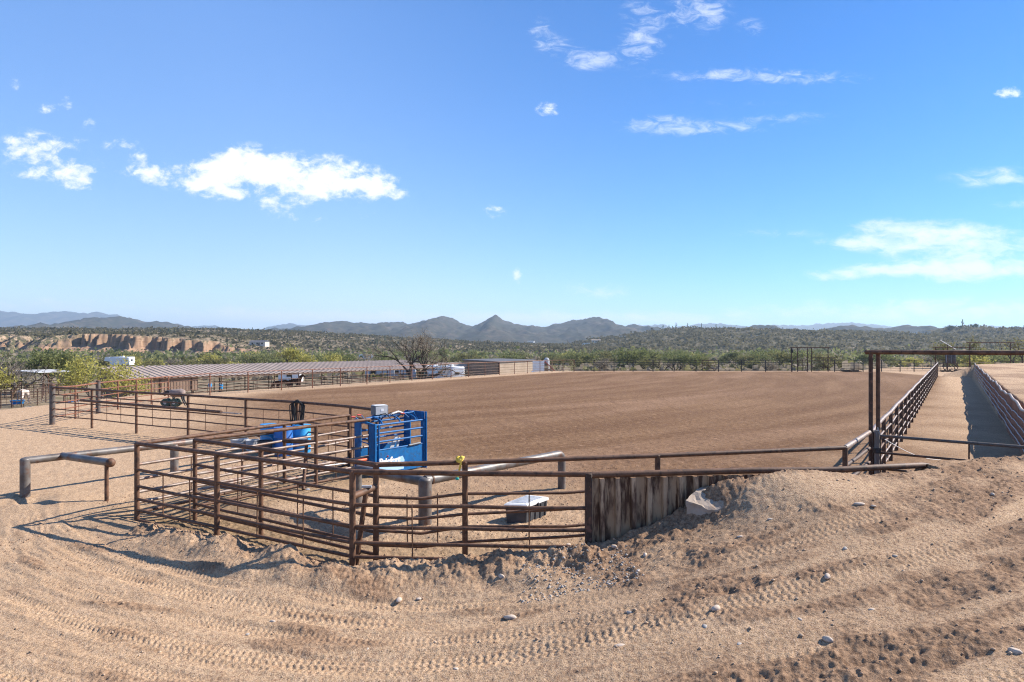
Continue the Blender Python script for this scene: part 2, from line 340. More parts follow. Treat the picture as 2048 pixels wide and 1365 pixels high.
def cliff_material():
    m, t, b = mat('eroded_clay_bank'); v = coords(t)
    at = node(t, 'ShaderNodeAttribute', attribute_name='zone'); sep = node(t, 'ShaderNodeSeparateColor'); t.links.new(at.outputs['Color'], sep.inputs['Color'])
    soil = ramp(t, noise(t, v, .03, 6, .6), [(.35, (.25, .18, .12)), (.65, (.36, .26, .18))])
    top = mix(t, ramp(t, noise(t, v, .3, 5, .7), [(.46, (1, 1, 1)), (.58, (0, 0, 0))]), soil, (.075, .072, .04))
    lv = coords(t, (.05, .05, 1)); clay = ramp(t, noise(t, lv, 1.2, 4, .6), [(.3, (.2, .115, .068)), (.5, (.31, .2, .13)), (.7, (.25, .145, .088))])
    c = mix(t, sep.outputs['Red'], top, clay); t.links.new(c, b.inputs['Base Color']); b.inputs['Roughness'].default_value = 1; b.inputs['Specular IOR Level'].default_value = .05
    return m
M['cliff'] = cliff_material()

def leaf_material(name, c1, c2, c3):
    m, t, b = mat(name)
    at = node(t, 'ShaderNodeAttribute', attribute_name='tint'); oi = node(t, 'ShaderNodeObjectInfo')
    f = math_(t, 'FRACT', math_(t, 'ADD', at.outputs['Fac'], math_(t, 'MULTIPLY', oi.outputs['Random'], .35)))
    c = ramp(t, f, [(0, c1), (.5, c2), (1, c3)]); t.links.new(c, b.inputs['Base Color'])
    b.inputs['Roughness'].default_value = .8; b.inputs['Specular IOR Level'].default_value = .15
    tr = node(t, 'ShaderNodeBsdfTranslucent'); t.links.new(c, tr.inputs['Color'])
    mx = node(t, 'ShaderNodeMixShader'); mx.inputs[0].default_value = .42
    t.links.new(b.outputs[0], mx.inputs[1]); t.links.new(tr.outputs[0], mx.inputs[2]); t.links.new(mx.outputs[0], t.nodes['Material Output'].inputs['Surface'])
    return m
M['leaf_olive'] = leaf_material('olive_leaves', (.13, .125, .052), (.18, .17, .07), (.23, .2, .1))
M['leaf_green'] = leaf_material('mesquite_leaves', (.12, .135, .05), (.17, .185, .07), (.23, .225, .105))
M['leaf_yellow'] = leaf_material('yellow_green_leaves', (.3, .28, .07), (.4, .365, .1), (.34, .28, .13))
M['leaf_dark'] = leaf_material('dark_leaves', (.03, .042, .022), (.045, .06, .03), (.065, .075, .04))
M['leaf_dry'] = leaf_material('dry_grey_brush', (.2, .165, .12), (.27, .225, .165), (.34, .285, .21))
M['leaf_scrub'] = leaf_material('desert_scrub', (.075, .07, .038), (.12, .105, .056), (.17, .145, .085))

# ------------------------------------------------------------------ mesh helpers
ORG = {}
class MB:
    def __init__(s): s.v = []; s.f = []; s.n = 0
    def add(s, v, f):
        v = np.asarray(v, float); s.v.append(v); s.f += [tuple(i + s.n for i in q) for q in f]; s.n += len(v); return s
    def box(s, c, d, R=None, bev=0):
        c = np.asarray(c, float); h = np.asarray(d, float) / 2
        if bev:
            b = min(bev, h.min() * .9); v = []
            for z in (-1, 1):
                for (x, y) in ((-1, -1), (1, -1), (1, 1), (-1, 1)):
                    v += [(x * (h[0] - b), y * (h[1] - b), z * h[2]), (x * h[0], y * (h[1] - b), z * (h[2] - b)), (x * (h[0] - b), y * h[1], z * (h[2] - b))]
            v = np.array(v); I = lambda k, z, a: (z * 4 + k) * 3 + a
            f = [tuple(I(k, 1, 0) for k in range(4)), tuple(I(k, 0, 0) for k in (3, 2, 1, 0))]
            for k in range(4):
                n = (k + 1) % 4; a = 2 if k % 2 == 0 else 1
                f.append((I(k, 0, a), I(n, 0, a), I(n, 1, a), I(k, 1, a)))
                f.append((I(k, 1, a), I(n, 1, a), I(n, 1, 0), I(k, 1, 0))); f.append((I(k, 0, 0), I(n, 0, 0), I(n, 0, a), I(k, 0, a)))
                o = 3 - a
                f.append((I(n, 0, a), I(n, 0, o), I(n, 1, o), I(n, 1, a)))
                f.append((I(n, 1, a), I(n, 1, o), I(n, 1, 0))); f.append((I(n, 0, 0), I(n, 0, o), I(n, 0, a)))
        else:
            v = np.array([(x * h[0], y * h[1], z * h[2]) for z in (-1, 1) for (x, y) in ((-1, -1), (1, -1), (1, 1), (-1, 1))])
            f = [(3, 2, 1, 0), (4, 5, 6, 7), (0, 1, 5, 4), (1, 2, 6, 5), (2, 3, 7, 6), (3, 0, 4, 7)]
        if R is not None: v = v @ np.asarray(R).T
        return s.add(v + c, f)
    def tube(s, P, r, n=8, caps=True, closed=False):
        P = np.asarray(P, float); m = len(P); r = np.full(m, r, float) if np.isscalar(r) else np.asarray(r, float)
        T = np.roll(P, -1, 0) - np.roll(P, 1, 0)
        if not closed: T[0] = P[1] - P[0]; T[-1] = P[-1] - P[-2]
        T /= np.linalg.norm(T, axis=1)[:, None] + 1e-12
        u = np.cross(T[0], (0, 0, 1.0)); 
        if np.linalg.norm(u) < .05: u = np.cross(T[0], (1.0, 0, 0))
        V = []; a = np.arange(n) * 2 * pi / n
        for i in range(m):
            u = u - T[i] * (u @ T[i]); u /= np.linalg.norm(u) + 1e-12; w = np.cross(T[i], u)
            V.append(P[i] + r[i] * (np.cos(a)[:, None] * u + np.sin(a)[:, None] * w))
        f = []
        for i in range(m if closed else m - 1):
            j = (i + 1) % m
            f += [(i * n + k, i * n + (k + 1) % n, j * n + (k + 1) % n, j * n + k) for k in range(n)]
        if caps and not closed: f += [tuple(range(n))[::-1], tuple((m - 1) * n + k for k in range(n))]
        return s.add(np.concatenate(V), f)
    def lathe(s, prof, c, n=20, ax=None):
        c = np.asarray(c, float); a = np.arange(n) * 2 * pi / n; V = []
        for (r, z) in prof: V.append(np.stack([r * np.cos(a), r * np.sin(a), np.full(n, z)], 1))
        V = np.concatenate(V); m = len(prof)
        if ax is not None: V = V @ np.asarray(ax).T
        f = [(i * n + k, i * n + (k + 1) % n, (i + 1) * n + (k + 1) % n, (i + 1) * n + k) for i in range(m - 1) for k in range(n)]
        f += [tuple(range(n))[::-1], tuple((m - 1) * n + k for k in range(n))]
        return s.add(V + c, f)
    def ball(s, c, r, n=10, R=None):
        r = np.broadcast_to(np.asarray(r, float), (3,)); V = [(0, 0, -1)]; f = []
        for i in range(1, n):
            p = -pi / 2 + pi * i / n
            V += [(cos(p) * cos(2 * pi * k / n), cos(p) * sin(2 * pi * k / n), sin(p)) for k in range(n)]
        V.append((0, 0, 1)); V = np.array(V) * r
        if R is not None: V = V @ np.asarray(R).T
        for k in range(n):
            f.append((0, 1 + (k + 1) % n, 1 + k)); f.append((len(V) - 1, 1 + (n - 2) * n + k, 1 + (n - 2) * n + (k + 1) % n))
            for i in range(n - 2): f.append((1 + i * n + k, 1 + i * n + (k + 1) % n, 1 + (i + 1) * n + (k + 1) % n, 1 + (i + 1) * n + k))
        return s.add(V + np.asarray(c, float), f)
    def prism(s, poly, vec):
        P = np.asarray(poly, float); n = len(P); V = np.concatenate([P, P + np.asarray(vec, float)])
        return s.add(V, [tuple(range(n))[::-1], tuple(range(n, 2 * n))] + [(k, (k + 1) % n, n + (k + 1) % n, n + k) for k in range(n)])
    def build(s, name, m, parent=None, loc=None, smooth=True, ang=38):
        v = np.concatenate(s.v)
        o = ORG.get(parent.name, np.zeros(3)) if parent is not None else np.zeros(3)
        if parent is None and loc is not None: o = np.asarray(loc, float)
        me = bpy.data.meshes.new(name); me.from_pydata((v - o).tolist(), [], s.f); me.materials.append(M[m] if isinstance(m, str) else m)
        if smooth: me.shade_smooth(); me.set_sharp_from_angle(angle=radians(ang))
        ob = bpy.data.objects.new(name, me); COL.objects.link(ob)
        if parent is not None: ob.parent = parent; ORG[ob.name] = o
        else: ob.location = o; ORG[ob.name] = o
        return ob

def tag(o, label, cat, group=None):
    o['label'] = label; o['category'] = cat
    if group: o['group'] = group
    return o
def thing(name, label, cat, loc, group=None):
    o = bpy.data.objects.new(name, None); COL.objects.link(o); o.location = loc; o.empty_display_size = .2; ORG[o.name] = np.asarray(loc, float)
    return tag(o, label, cat, group)
def kind(o, k): o['kind'] = k; return o
def dup(root, loc=None, rotz=None, scale=None, label=None, group=None):
    """a copy of a thing with copies of its parts and their sub-parts"""
    r = root.copy(); COL.objects.link(r)
    def kids(a, b):
        for ch in a.children:
            c = ch.copy(); COL.objects.link(c); c.parent = b; kids(ch, c)
    kids(root, r)
    if loc is not None: r.location = loc
    if rotz is not None: r.rotation_euler = (0, 0, rotz)
    if scale is not None: r.scale = scale
    if label: r['label'] = label
    if group: r['group'] = group
    return r
def grid_mesh(name, V, nr, nc, m, attrs=None, wrap=False):
    """a sheet of nr x nc vertices"""
    me = bpy.data.meshes.new(name); nv = nr * nc
    i = np.arange(nr - 1)[:, None] * nc; ncol = nc if wrap else nc - 1; j = np.arange(ncol)[None, :]; j2 = (j + 1) % nc
    F = np.stack([i + j, i + j2, i + nc + j2, i + nc + j], -1).reshape(-1, 4)
    me.vertices.add(nv); me.vertices.foreach_set('co', V.astype(np.float32).ravel())
    me.loops.add(F.size); me.loops.foreach_set('vertex_index', F.astype(np.int32).ravel())
    me.polygons.add(len(F)); me.polygons.foreach_set('loop_start', np.arange(0, F.size, 4, dtype=np.int32))
    me.update(calc_edges=True); me.validate()
    if attrs is not None:
        a = me.color_attributes.new('zone', 'FLOAT_COLOR', 'POINT'); a.data.foreach_set('color', attrs.astype(np.float32).ravel())
    me.materials.append(M[m]); me.shade_smooth()
    o = bpy.data.objects.new(name, me); COL.objects.link(o); return o
def quads_mesh(name, V, m, tint=None, parent=None):
    """loose leaf-sized faces: V is (n,4,3)"""
    me = bpy.data.meshes.new(name); n = len(V)
    me.vertices.add(n * 4); me.vertices.foreach_set('co', V.astype(np.float32).ravel())
    me.loops.add(n * 4); me.loops.foreach_set('vertex_index', np.arange(n * 4, dtype=np.int32))
    me.polygons.add(n); me.polygons.foreach_set('loop_start', np.arange(0, n * 4, 4, dtype=np.int32)); me.update(calc_edges=True)
    if tint is not None:
        a = me.attributes.new('tint', 'FLOAT', 'FACE'); a.data.foreach_set('value', tint.astype(np.float32))
    me.materials.append(M[m]); o = bpy.data.objects.new(name, me); COL.objects.link(o)
    if parent is not None: o.parent = parent
    return o
def leaf_quads(P, size, flat=0.0, asp=.6):
    n = len(P); a = rng.normal(size=(n, 3)); a /= np.linalg.norm(a, axis=1)[:, None]
    b = rng.normal(size=(n, 3)); b -= a * (a * b).sum(1)[:, None]; b /= np.linalg.norm(b, axis=1)[:, None]
    s = (np.asarray(size) * rng.uniform(.6, 1.3, n))[:, None]
    return np.stack([P - a * s, P - b * s * asp, P + a * s * .95, P + b * s * asp], 1)

# ------------------------------------------------------------------ camera, light, sky
cam = bpy.data.cameras.new('camera'); cam.lens = 24.0; cam.sensor_width = 36.0; cam.clip_start = .1; cam.clip_end = 40000
cam.shift_y = (HZ - 682.5) / 2048
co = bpy.data.objects.new('camera', cam); COL.objects.link(co); co.location = (0, 0, CAMZ); co.rotation_euler = (pi / 2, 0, 0); SC.camera = co
SUN_AZ, SUN_EL = radians(71), radians(36)
from mathutils import Vector
sv = Vector((sin(SUN_AZ) * cos(SUN_EL), cos(SUN_AZ) * cos(SUN_EL), sin(SUN_EL)))
sl = bpy.data.lights.new('sun', 'SUN'); sl.energy = 5.0; sl.angle = radians(.5); sl.color = (1, .93, .83)
so = bpy.data.objects.new('sun', sl); COL.objects.link(so); so.rotation_euler = (-sv).to_track_quat('-Z', 'Y').to_euler(); so.location = (40, 20, 60)
SC.view_settings.view_transform = 'Standard'; SC.view_settings.look = 'None'; SC.view_settings.gamma = 1; SC.view_settings.exposure = 1.05

W = bpy.data.worlds.new('World'); SC.world = W; W.use_nodes = True; t = W.node_tree; bg = t.nodes['Background']
sky = node(t, 'ShaderNodeTexSky', sky_type='NISHITA', sun_disc=False); sky.sun_elevation = SUN_EL; sky.sun_rotation = SUN_AZ
sky.altitude = 600; sky.air_density = 1.0; sky.dust_density = 0.0; sky.ozone_density = 2.0
hs = node(t, 'ShaderNodeHueSaturation'); hs.inputs['Saturation'].default_value = 1.14; hs.inputs['Value'].default_value = 1.0; t.links.new(sky.outputs['Color'], hs.inputs['Color'])
bg.inputs['Strength'].default_value = .078
tc = node(t, 'ShaderNodeTexCoord'); sx = node(t, 'ShaderNodeSeparateXYZ'); t.links.new(tc.outputs['Generated'], sx.inputs[0])
yy = math_(t, 'MAXIMUM', sx.outputs['Y'], .02)
cv = node(t, 'ShaderNodeCombineXYZ'); t.links.new(math_(t, 'DIVIDE', sx.outputs['X'], yy), cv.inputs[0]); t.links.new(math_(t, 'DIVIDE', sx.outputs['Z'], yy), cv.inputs[1])
def cnoise(sc, st, det, rough, dist, rot=0):
    mp = node(t, 'ShaderNodeMapping'); mp.inputs['Scale'].default_value = st; mp.inputs['Rotation'].default_value = (0, 0, rot); t.links.new(cv.outputs[0], mp.inputs['Vector'])
    return noise(t, mp.outputs[0], sc, det, rough, dist)
def blobs(lst, big=False):
    tot = None
    for (px, py, rx, ry, s) in lst:
        if s < .72: rx, ry, s = rx * 1.35, ry * 1.35, s * 1.15
        a = node(t, 'ShaderNodeVectorMath', operation='SUBTRACT'); t.links.new(cv.outputs[0], a.inputs[0]); a.inputs[1].default_value = ((px - CX) / FPX, (HZ - py) / FPX, 0)
        b = node(t, 'ShaderNodeVectorMath', operation='MULTIPLY'); t.links.new(a.outputs[0], b.inputs[0]); b.inputs[1].default_value = (FPX / rx, FPX / ry, 0)
        c = node(t, 'ShaderNodeVectorMath', operation='DOT_PRODUCT'); t.links.new(b.outputs[0], c.inputs[0]); t.links.new(b.outputs[0], c.inputs[1])
        e = math_(t, 'EXPONENT', math_(t, 'MULTIPLY', c.outputs['Value'], -1.0))
        tot = math_(t, 'MULTIPLY', e, s) if tot is None else math_(t, 'MULTIPLY_ADD', e, s, tot)
    return tot
puffy = blobs([(492, 332, 78, 36, 1.25), (430, 352, 55, 26, .8), (545, 350, 45, 24, .8), (650, 345, 75, 36, .85), (690, 372, 60, 20, .7), (395, 374, 45, 13, .55),
               (560, 412, 40, 18, .75), (470, 388, 60, 12, .45), (745, 372, 32, 20, .6), (610, 385, 40, 14, .5), (60, 303, 55, 30, .66), (145, 342, 58, 24, .85), (158, 372, 26, 12, .5),
               (305, 346, 50, 14, .6), (240, 288, 28, 12, .5), (98, 216, 18, 10, .55), (135, 208, 12, 18, .5), (27, 168, 12, 12, .45), (180, 250, 12, 12, .4), (135, 290, 30, 12, .5), (40, 350, 25, 8, .4),
               (745, 432, 28, 9, .42), (985, 424, 26, 11, .45), (638, 440, 16, 8, .35), (900, 425, 14, 8, .35), (1095, 220, 18, 12, .6), (575, 436, 22, 8, .45), (795, 385, 20, 14, .35), (1034, 553, 9, 13, .7), (275, 312, 16, 9, .4), (2022, 186, 34, 14, .75)])
wispy = blobs([(1395, 25, 60, 36, .8), (1285, 82, 42, 40, .75), (1180, 120, 42, 14, .65), (1110, 92, 28, 14, .55), (1080, 56, 22, 16, .45), (1275, 20, 26, 20, .45), (1500, 152, 120, 11, .62), (1385, 258, 105, 11, .55), (1300, 240, 60, 8, .4),
               (1580, 235, 80, 10, .3), (1505, 56, 22, 14, .42), (1185, 578, 50, 14, .42), (1205, 590, 32, 8, .5), (1560, 468, 70, 7, .4), (1660, 160, 80, 8, .25), (1480, 205, 80, 8, .25)])
bank = blobs([(2010, 500, 170, 34, .95), (1900, 468, 120, 20, .8), (1830, 455, 70, 14, .5), (1800, 540, 150, 14, .85), (1960, 545, 180, 22, .75), (2010, 356, 80, 16, .62), (2040, 408, 50, 11, .6), (1690, 487, 55, 9, .5), (1745, 455, 40, 12, .6), (1780, 492, 60, 12, .55), (1690, 552, 60, 8, .6),
              (1900, 622, 420, 24, .85), (1150, 640, 460, 17, 1.0), (700, 644, 340, 17, 1.0), (60, 612, 90, 14, .55), (300, 618, 120, 12, .35), (500, 630, 150, 12, .4)])
n1 = cnoise(16, (1, 1.5, 1), 3, .5, .3); n1b = cnoise(44, (1, 1.5, 1), 11, .66, .25); n2 = cnoise(9, (1, 2.6, 1), 4, .55, 1.0, .25); n2b = cnoise(34, (1, 2.2, 1), 10, .68, .8, .35); n3 = cnoise(5.5, (1, 3.2, 1), 4, .5, .5); n3b = cnoise(26, (1, 2.6, 1), 10, .64, .4)
def cover(mask, n, k, nb, kb, lo, hi):
    d = math_(t, 'ADD', math_(t, 'MULTIPLY', math_(t, 'SUBTRACT', n, .5), k), math_(t, 'MULTIPLY', math_(t, 'SUBTRACT', nb, .5), kb))
    s = math_(t, 'MULTIPLY_ADD', d, math_(t, 'MINIMUM', math_(t, 'MULTIPLY', mask, 2.6), 1.0), mask)
    r = node(t, 'ShaderNodeMapRange', interpolation_type='SMOOTHSTEP'); t.links.new(s, r.inputs['Value']); r.inputs['From Min'].default_value = lo; r.inputs['From Max'].default_value = hi; return r.outputs[0]
gate = node(t, 'ShaderNodeMapRange'); t.links.new(sx.outputs['Y'], gate.inputs['Value']); gate.inputs['From Min'].default_value = .15; gate.inputs['From Max'].default_value = .35
c1 = cover(puffy, n1, 1.7, n1b, 2.6, .3, 1.15); c2 = math_(t, 'MULTIPLY', cover(wispy, n2, 1.2, n2b, 2.8, .15, 1.35), .55); c3 = math_(t, 'MULTIPLY', cover(bank, n3, 1.5, n3b, 2.2, .2, 1.45), .85)
cl = math_(t, 'MULTIPLY', math_(t, 'MAXIMUM', math_(t, 'MAXIMUM', c1, c2), c3), gate.outputs[0])
white = mix(t, cnoise(30, (1, 1.5, 1), 5, .6, 0), (6.6, 7.0, 7.6), (8.0, 8.1, 8.3))
skycol = mix(t, 1.0, hs.outputs['Color'], (.93, 1.02, 1.1), 'MULTIPLY')
dd = node(t, 'ShaderNodeVectorMath', operation='DOT_PRODUCT'); t.links.new(tc.outputs['Generated'], dd.inputs[0]); dd.inputs[1].default_value = (.53, .69, .49)
er = node(t, 'ShaderNodeMapRange'); t.links.new(sx.outputs['Z'], er.inputs['Value']); er.inputs['From Min'].default_value = .0; er.inputs['From Max'].default_value = .42
dr = node(t, 'ShaderNodeMapRange', interpolation_type='SMOOTHSTEP'); t.links.new(dd.outputs['Value'], dr.inputs['Value']); dr.inputs['From Min'].default_value = .55; dr.inputs['From Max'].default_value = 1.02
skycol = mix(t, 1.0, skycol, mix(t, dr.outputs[0], mix(t, er.outputs[0], (1.08, 1.0, 1.03), (1.44, 1.4, 1.5)), (.2, .63, .95)), 'MULTIPLY')
t.links.new(mix(t, cl, skycol, white), bg.inputs['Color'])

# ------------------------------------------------------------------ ground
R_ = [3.0]
while R_[-1] < 11500:
    r = R_[-1]
    R_.append(r * (1 + (.01 if r < 5 else .0029 if r < 15.5 else .0065 if r < 42 else .014 if r < 140 else .05 if r < 1000 else .12)))
R_ = np.array(R_)
A_ = np.concatenate([np.linspace(-180, -44, 30)[:-1], np.linspace(-44, 44, 1120), np.linspace(44, 180, 30)[1:-1]])
A_ = np.radians(A_)
RR, AA = np.meshgrid(R_, A_, indexing='ij'); X = (RR * np.sin(AA)).ravel(); Y = (RR * np.cos(AA)).ravel()
Z, zm = land(X, Y, True)
AR = np.array([(-10, 25.5), (-17.0, 44), (-15.8, 51.5), (-14.0, 54), (-5.2, 67.5), (4.5, 82), (9.5, 88.2), (46.5, 88.2), (46.2, 75.6), (12, 21.8), (6.2, 14.2), (2.5, 16.5), (-1.2, 20)], float)
def inside(x, y, P):
    ins = np.zeros(x.shape, bool)
    for i in range(len(P)):
        a, b = P[i], P[(i + 1) % len(P)]
        ins ^= ((a[1] > y) != (b[1] > y)) & (x < (b[0] - a[0]) * (y - a[1]) / (b[1] - a[1] + 1e-12) + a[0])
    return ins
sd = seg_dist(X, Y, np.vstack([AR, AR[:1]])) * np.where(inside(X, Y, AR), 1, -1)
soft = np.interp(Y, [18, 30, 60], [4, 4, .8])
red = ss(-soft, soft, sd + 1.2 + 1.6 * np.clip((60 - Y) / 30, .2, 1) * fbm(X * .3, Y * .3, 3, 201))
grn = np.where(Y < 20, (1 - ss(.5, 1.5, seg_dist(X, Y, DIP))) * (1 - zm['k']), 0) * np.interp(X, [-7.5, -4, 1], [1, .7, .35])
grn = np.maximum(grn, .55 * (1 - ss(.6, 2.2, seg_dist(X, Y, np.array([(-7.2, 14.4), (-4.1, 19)]))) ) * (Y < 21))
blu = np.clip(zm['crumb'] * .8 + zm['loose'] * (.45 + .6 * ss(-.3, .4, fbm(X * .9, Y * .9, 3, 203))) + .5 * zm['stripes'] + .3 * ss(-.5, 2, X) * ss(-.5, .4, fbm(X * .6, Y * .6, 3, 207)) * zm['k'] * (1 - zm['hard'].clip(0, 1)), 0, 1) * (1 - ss(25, 45, Y))
blu = np.maximum(blu, zm['k'] * (X > 13) * ss(0, .4, fbm(X * .3, Y * .12, 3, 205)) * .8)
alp = ss(3, 30, zm['out'])
g_o = grid_mesh('ground', np.stack([X, Y, Z], 1), len(R_), len(A_), 'ground', np.stack([red, grn, blu, alp], 1), wrap=True)
kind(g_o, 'structure')

# ------------------------------------------------------------------ hills and mountains
def prof(pts, D):
    p = np.array(pts, float); return (p[:, 0] - CX) / FPX * D, CAMZ + (HZ - p[:, 1]) / FPX * D
def hill_range(name, pts, D, front, back, amp, gl, m, seed, step, rows=64, pw=1.25, base=-5.0):
    xs, zs = prof(pts, D)
    def zf(x, y):
        tt = (y - D) / np.where(y < D, front, back); s = np.clip(1 - np.abs(tt), 0, 1) ** pw
        top = np.interp(x, xs, zs) - base
        w = 4 * s * (1 - s)
        gul = ridge(x / gl + .3 * fbm(x / gl, y / gl, 2, seed), y / (gl * 2.6), 3, seed) 
        return base + np.maximum(top, 0) * (s + w * .1 * gul) + amp * .25 * fbm(x / gl * 3, y / gl * 3, 3, seed + 5) * np.clip(np.minimum(s * 6, 1) , 0, 1) * (top > 0)
    xx = np.arange(xs[0], xs[-1], step); tq = np.linspace(-1, 1, rows); tq = np.sign(tq) * np.abs(tq) ** 1.0
    yq = D + np.where(tq < 0, tq * front, tq * back)
    Yg, Xg = np.meshgrid(yq, xx, indexing='ij'); Zg = zf(Xg, Yg)
    o = grid_mesh(name, np.stack([Xg, Yg, Zg], -1).reshape(-1, 3), rows, len(xx), m); kind(o, 'structure'); return zf
far_pts = [(-260, 640), (-150, 628), (-60, 632), (0, 622), (30, 624.5), (58, 630.5), (85, 627), (122, 622), (160, 625.5), (200, 625.5), (243, 632), (268, 640), (300, 646.5), (330, 650.5), (352, 648.5), (375, 654), (398, 653), (420, 650.5), (450, 656), (490, 660.5), (515, 659),
           (528, 663), (545, 657), (570, 650), (592, 647.5), (615, 653.5), (628, 656), (650, 664), (800, 668), (1000, 668), (1220, 664), (1243, 655), (1262, 652.5), (1290, 651.5), (1320, 650), (1340, 655), (1372, 652), (1402, 648.5), (1432, 648), (1470, 651),
           (1500, 654), (1540, 650), (1590, 652), (1640, 648.5), (1685, 646), (1735, 650), (1775, 655.5), (1800, 664), (1900, 664), (1950, 658), (1978, 652), (2000, 656.5), (2030, 659), (2060, 655), (2150, 648), (2300, 640)]
hill_range('far_mountains', far_pts, 6500, 1900, 1500, 60, 260, 'hill_far', 301, 14, 60)
mid_pts = [(60, 690), (110, 680), (165, 668), (185, 661), (200, 653), (222, 639), (240, 633.5), (255, 634.5), (272, 641), (288, 648), (305, 645), (322, 643.5), (345, 647), (370, 653), (400, 659), (440, 664), (500, 665), (536, 661), (565, 658.5), (616, 658), (636, 655), (652, 650.5),
           (667, 646), (688, 642), (700, 643.5), (716, 647.6), (733, 646), (749, 649), (760, 648), (774, 645), (787, 647.5), (803, 642.6), (815, 650), (830, 649), (858, 641), (875, 635), (887, 633), (903, 636), (920, 646), (935, 651), (947, 654), (958, 650), (971, 643), (980, 637), (988, 631.5),
           (993, 630.5), (998, 635), (1006, 640), (1029, 649), (1057, 652), (1084, 656), (1100, 651), (1113, 647.6), (1130, 645), (1143, 642), (1152, 642.5), (1166, 638.5), (1185, 636), (1194, 634.5), (1198, 637), (1208, 644), (1218, 649), (1238, 654), (1250, 654), (1264, 649), (1277, 654), (1302, 661), (1340, 668), (1400, 690)]
hill_range('middle_hills', mid_pts, 2600, 1250, 700, 26, 120, 'hill_mid', 311, 5, 90, 1.35)
r2_pts = [(1380, 690), (1420, 668), (1455, 660), (1480, 656.5), (1500, 655), (1510, 652), (1520, 650), (1530, 653), (1545, 659), (1600, 666), (1640, 662), (1660, 657), (1675, 653), (1692, 651), (1712, 653.5), (1735, 658), (1765, 661), (1785, 656), (1797, 652.5), (1810, 651), (1832, 653), (1855, 656.5), (1880, 661), (1920, 668), (2100, 672), (2300, 660)]
hill_range('back_hills', r2_pts, 1900, 700, 500, 18, 90, 'hill_mid', 321, 4, 70, 1.2)
near_pts = [(1085, 694), (1140, 689), (1170, 682), (1200, 677), (1250, 672), (1300, 664), (1330, 660.5), (1380, 658), (1440, 658.5), (1500, 660), (1560, 662), (1600, 664.5), (1640, 663.5), (1690, 665), (1760, 668), (1830, 669), (1865, 666), (1880, 660.5), (1895, 656.5), (1925, 656), (1950, 658), (1965, 664), (1985, 664), (2005, 659), (2030, 656.5), (2060, 656), (2120, 650), (2300, 655)]
Z_right = hill_range('scrub_hills', near_pts, 900, 470, 300, 9, 55, 'hill_near', 331, 2.6, 120, 1.1)

CL_X = [-420, -330, -285, -272, -255, -235, -215, -196, -186, -172, -150]; CL_H = [9.5, 9.6, 10.2, 11, 11.6, 11.8, 11, 9.5, 7.5, 4, 0]
def Z_left(x, y, full=False):
    top = np.interp(x, [-760, -600, -336, -248, -190, -131, -73, -14, 45, 100, 165, 230], [22, 21, 20.5, 17, 14.5, 11, 7.5, 4.7, 2.9, 1, -3, -5])
    sl = (top + 4.4) * (ss(330, 830, y) ** .9) * (1 - ss(840, 1000, y)) + 1.6 * fbm(x / 60, y / 60, 4, 341) * ss(330, 400, y)
    hc = np.interp(x, CL_X, CL_H)
    g = ridge(x / 12 + .25 * fbm(x / 9, y / 9, 2, 351), y / 40, 3, 343); g2 = ridge(x / 3.6, y / 12, 3, 347)
    soft = 1 - ss(-290, -272, x)
    edge = 418 + 9 * fbm(x / 45, 0 * x, 3, 345) + (3 + 9 * np.clip(.5 + fbm(x / 26, 0 * x, 2, 355), 0, 1.2)) * g * (1 + .8 * soft) + 3.0 * g2 + .12 * np.maximum(-230 - x, 0)
    wall = ss(-3.2 - 9 * soft, 1.2 + 14 * soft, y - edge); tal = ss(-26, 2, y - edge)
    step = hc * (.66 * wall + .34 * tal)
    fade = 1 - ss(430, 620, y) * .92
    z = -4.4 + sl + step * fade
    if full: return z, np.clip((1 - np.abs(2 * np.clip((y - edge + 22) / 26, 0, 1) - 1) ** 4) * (hc > 1) * (1 - ss(1.0, 3.0, y - edge)), 0, 1) * (1 - soft * ss(-.1, .35, fbm(x / 14, y / 14, 3, 349) + .25))
    return z
yq = np.concatenate([np.linspace(300, 385, 12)[:-1], np.linspace(385, 450, 150)[:-1], np.linspace(450, 1000, 60)]); xq = np.concatenate([np.linspace(-760, -345, 90)[:-1], np.linspace(-345, -145, 360)[:-1], np.linspace(-145, 240, 90)])
Yg, Xg = np.meshgrid(yq, xq, indexing='ij'); Zg, cm = Z_left(Xg, Yg, True)
o = grid_mesh('mesa', np.stack([Xg, Yg, Zg], -1).reshape(-1, 3), len(yq), len(xq), 'cliff', np.stack([cm, cm * 0, cm * 0, cm * 0], -1).reshape(-1, 4)); kind(o, 'structure')

# scrub on the slopes: nobody could count it
def scrub(name, zf, n, xr, yr, size, m, test=None, per=7, lf=.42):
    x = rng.uniform(*xr, n); y = rng.uniform(*yr, n) ; ok = np.abs(x / y) < .86
    if test is not None: ok &= test(x, y)
    x, y = x[ok], y[ok]; z = zf(x, y); s = rng.uniform(.4, 1.35, len(x)) ** 1.6 * size
    P = np.repeat(np.stack([x, y, z], 1), per, 0); sr = np.repeat(s, per); q = rng.normal(size=(len(P), 3)) * np.stack([sr * .5, sr * .5, sr * .32], 1); q[:, 2] = np.abs(q[:, 2]) + sr * .12
    tint = np.repeat(rng.uniform(0, .65, len(x)), per)
    o = quads_mesh(name, leaf_quads(P + q, sr * lf, asp=.75), m, tint); kind(o, 'stuff'); return o
def off_cliff(x, y):
    z, c = Z_left(x, y, True); return (c < .25) | (rng.uniform(size=x.shape) < np.where(x < -280, .3, .04))
scrub('scrub_brush', Z_left, 13000, (-640, 190), (345, 850), 2.0, 'leaf_scrub', off_cliff)
scrub('hillside_brush', Z_right, 16000, (-20, 800), (470, 905), 2.2, 'leaf_scrub')

